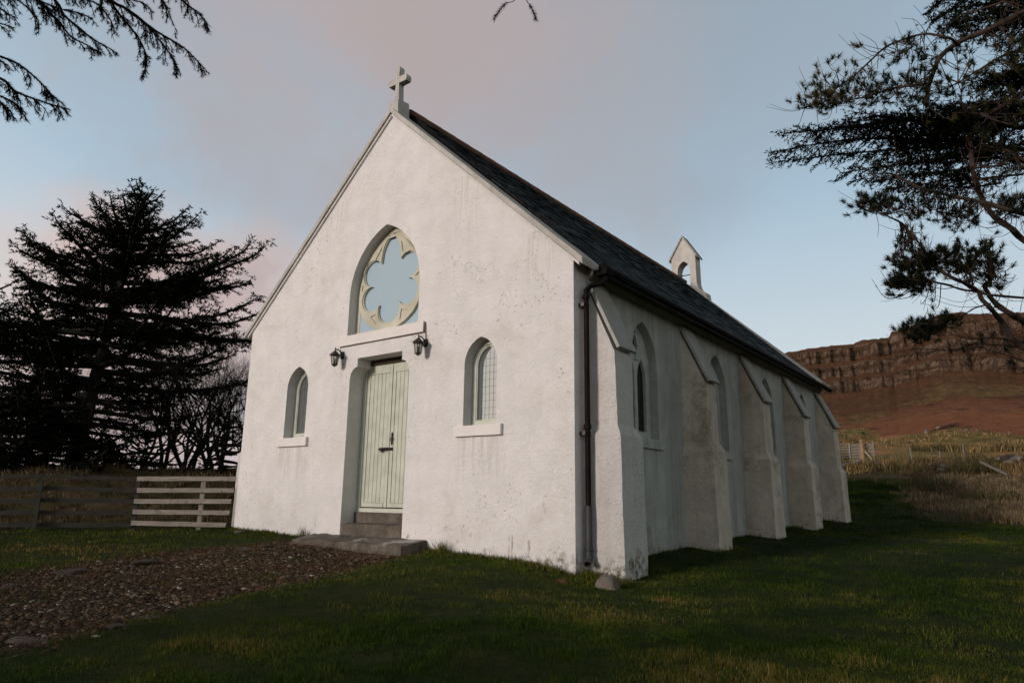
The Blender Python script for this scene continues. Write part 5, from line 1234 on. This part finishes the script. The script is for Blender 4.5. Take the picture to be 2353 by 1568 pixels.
# tufts along the arching limb tip
twigs_to([at(x, y, 11.1) for x, y in [(1902, 140), (1967, 105), (1975, 102), (1880, 165), (1872, 177), (1869, 188), (1885, 190), (1852, 203), (1835, 220), (1848, 228), (1834, 245), (1884, 250), (1860, 240), (1875, 215), (1895, 175), (1905, 172), (1925, 160)]], ['A2'], sag=.03, vm=.74, bare=.05, tn=1.2)
twigs_to(area(30, 1868, 1935, 205, 250, 11.2, .3), ['A2', 'B'], sag=.02, vm=.72, tn=1.1)
twigs_to(area(46, 1925, 2060, 150, 255, 11.6, .5), ['A2', 'B'], sag=.08, vm=.58, bare=.25)
twigs_to(area(60, 2030, 2150, 85, 255, 11.9, .6), ['A', 'B', 'A2'], sag=.10, vm=.5, bare=.3)
twigs_to(area(85, 2120, 2370, 90, 290, 12.6, .8, False), ['A', 'S', 'O', 'Q'], sag=.10, vm=.60, bare=.25, tn=1.3)
twigs_to(area(45, 2150, 2380, 10, 110, 12.8, .6, False), ['A', 'R', 'S'], sag=.06, vm=.35, bare=.3, tn=1.2)
twigs_to(area(55, 2210, 2380, 280, 480, 12.8, .6, False), ['P', 'D', 'O'], sag=.10, vm=.4, bare=.6, tn=.8)
twigs_to(area(30, 1960, 2050, 440, 482, 11.7, .25), ['F', 'Gm'], sag=.10, vm=.42, bare=.05, tn=1.2)
twigs_to(area(22, 2040, 2145, 445, 500, 11.8, .3), ['F', 'E', 'Gm'], sag=.12, vm=.42, bare=.15)
twigs_to(area(26, 2148, 2245, 470, 530, 12.0, .3), ['E', 'D'], sag=.14, vm=.38, bare=.15)
twigs_to(area(20, 2290, 2360, 440, 490, 12.2, .3), ['E', 'D'], sag=.14, vm=.4, bare=.3)
twigs_to(area(16, 2040, 2140, 510, 565, 11.8, .3), ['Gm'], sag=.30, vm=.45, bare=.8)
twigs_to(area(38, 2038, 2152, 574, 622, 11.7, .3), ['Gm'], sag=.08, vm=.46, bare=.03, tn=1.3)
twigs_to(area(40, 2140, 2262, 562, 625, 11.8, .35), ['Gm', 'I'], sag=.08, vm=.46, bare=.03, tn=1.3)
twigs_to(area(14, 2250, 2285, 545, 585, 11.9, .2), ['I', 'Gm'], sag=.10, vm=.45, bare=.1)
twigs_to(area(20, 2260, 2335, 590, 665, 12.2, .3), ['I', 'H'], sag=.14, vm=.4, bare=.3)
twigs_to(area(34, 2030, 2096, 632, 660, 11.6, .25), ['H'], sag=.10, vm=.46, bare=.05, tn=1.2)
twigs_to(area(14, 2095, 2145, 640, 668, 11.8, .25), ['H'], sag=.12, vm=.42, bare=.3)
twigs_to(area(30, 2066, 2150, 730, 780, 11.7, .3), ['J'], sag=.06, vm=.42, bare=.05, tn=1.3)
twigs_to(area(12, 2150, 2210, 722, 752, 11.9, .25), ['J'], sag=.06, vm=.4, bare=.2)
twigs_to([at(2002, 640, 11.5), at(2010, 655, 11.5), at(2022, 622, 11.5), at(2050, 672, 11.6), at(2115, 690, 11.6), at(2140, 686, 11.6), at(2148, 700, 11.6), at(2130, 706, 11.7)], ['H', 'J'], sag=.32, bare=.9)
twigs_to(area(22, 2200, 2380, 745, 840, 12.3, .4, False), ['K', 'L', 'N'], sag=.05, vm=.3, bare=.85)
# scattered fine dead twigs through the crown
for nm_, n_ in (('P', 40), ('D', 30), ('E', 40), ('Gm', 46), ('H', 20), ('I', 24), ('O', 30), ('S', 30), ('A', 20), ('K', 22), ('L', 26), ('N', 10), ('A2', 26), ('B', 20)):
    cv = limbs[nm_]
    for q_ in range(n_):
        k_ = RNG.integers(2, len(cv)-1); t_ = nrmz(cv[k_]-cv[k_-1]); d = nrmz(t_*.7+RNG.normal(0, .6, 3)+[0, 0, .1]); L = RNG.uniform(.15, .75)
        WD.tube(smooth_curve([cv[k_], cv[k_]+d*L*.5+[0, 0, -.07*L], cv[k_]+d*L+[0, 0, .16*L]+RNG.normal(0, .06, 3)], 6), [.006, .005, .0045, .004, .0035, .003, .0025][:7], 3)
TK.build('trunk', M['bark'], pe); WD.build('limbs', M['bark'], pe); LF.build('needles', M['pine'], pe, att='v')

# ------------------------------------------------------------------ second spruce on the right, behind the pine
RNG = np.random.default_rng(33)
b1 = at(2700, 1150, 14.5); b1[2] = gz(b1[0], b1[1])
se = empty('spruce_tree', tuple(b1), 'dark spruce with flat layered boughs mingling with the pine on the right', 'spruce tree')
TR, LF = MB(), MB(); TR.tube([b1-[0, 0, .3], at(2690, 700, 14.4), at(2680, 200, 14.3), at(2670, -400, 14.2)], [.26, .2, .14, .06], 9)
def sp(pxs, d0, d1, twl=.75, r=.035, **k_):
    n = len(pxs); spray(LF, TR, [at(x, y, d0+(d1-d0)*i_/(n-1)) for i_, (x, y) in enumerate(pxs)], r, .006, twl, .055, .060, .020, .017, vmean=.33, vert=1.2, **k_)
sp([(2690, 420), (2500, 350), (2352, 345), (2150, 322), (2000, 318), (1880, 330), (1775, 350)], 14.2, 12.2, .75, .05, start=.2)
sp([(2690, 360), (2500, 300), (2330, 290), (2150, 275), (2000, 285), (1900, 298), (1790, 306)], 14.2, 12.4, .70, .05, start=.2)
sp([(2690, 430), (2500, 380), (2330, 370), (2180, 340), (2040, 345), (1900, 358), (1780, 372)], 14.2, 12.0, .60, .04, start=.2)
sp([(2300, 300), (2150, 290), (2050, 270), (1965, 258)], 13.2, 12.5, .6, .02)
sp([(2300, 330), (2150, 315), (2050, 300), (1940, 290), (1850, 300)], 13.0, 12.6, .6, .02)
sp([(2300, 360), (2180, 365), (2080, 375), (2000, 385), (1930, 398)], 13.0, 12.2, .6, .02)
sp([(2300, 380), (2200, 390), (2120, 400), (2040, 405), (1960, 415)], 13.0, 12.3, .5, .02)
sp([(2350, 400), (2250, 410), (2170, 415), (2100, 425), (2040, 432)], 13.0, 12.4, .6, .02)
sp([(2300, 420), (2220, 430), (2150, 425), (2080, 418)], 12.9, 12.4, .5, .02)
sp([(2690, 60), (2500, 10), (2352, -5), (2250, 12), (2190, 20), (2140, 48)], 14.2, 12.6, .8, .04, start=.2)
sp([(2690, 0), (2500, -60), (2352, -50), (2250, -30), (2180, -10), (2140, 18)], 14.2, 12.8, .8, .04, start=.2)
sp([(2690, 120), (2500, 70), (2400, 50), (2300, 40), (2210, 52), (2160, 70)], 14.2, 12.8, .7, .04, start=.2)
sp([(2690, 260), (2500, 200), (2400, 180), (2300, 175), (2230, 190)], 14.2, 12.9, .8, .04, start=.2)
sp([(2690, 330), (2500, 270), (2400, 250), (2290, 240), (2200, 255)], 14.2, 12.9, .8, .04, start=.2)
for i_ in range(6):
    x0 = RNG.uniform(1900, 2180); y0 = RNG.uniform(262, 400); sp([(2420, y0-30+RNG.normal(0, 25)), ((x0+2420)/2, y0-22+RNG.normal(0, 12)), (x0, y0)], 13.6, 12.6+RNG.uniform(-.3, .5), twl=.55, r=.012)
for i_ in range(6):
    x0 = RNG.uniform(2150, 2280); y0 = RNG.uniform(-20, 240)**1.0; sp([(2520, y0-50+RNG.normal(0, 25)), ((x0+2520)/2, y0-25+RNG.normal(0, 12)), (x0, y0)], 14, 13.1+RNG.uniform(-.3, .5), twl=.7, r=.016)
for i_ in range(46):      # rest of the crown, out to the right of the picture
    a = i_*2.399; f = i_/46; z = 2.4+f*9.0; R = np.interp(f, [0, .3, .8, 1], [2.8, 3.2, 1.8, .6])*RNG.uniform(.8, 1.1); d = np.array([math.cos(a), math.sin(a), 0]); s0 = np.array([b1[0], b1[1], b1[2]+z])
    e_ = s0+d*R; rel = e_-CAM; fw = rel@_d
    if fw > .3 and (rel@CR)/fw < .745: continue
    spray(LF, TR, [s0, s0+d*R*.5+[0, 0, -.05], e_+np.array([0, 0, .2])], .035, .006, .8, .12, .06, .018, .03, vmean=.33)
TR.build('trunk', M['darkbark'], se); LF.build('crown', M['spruce'], se, att='v')
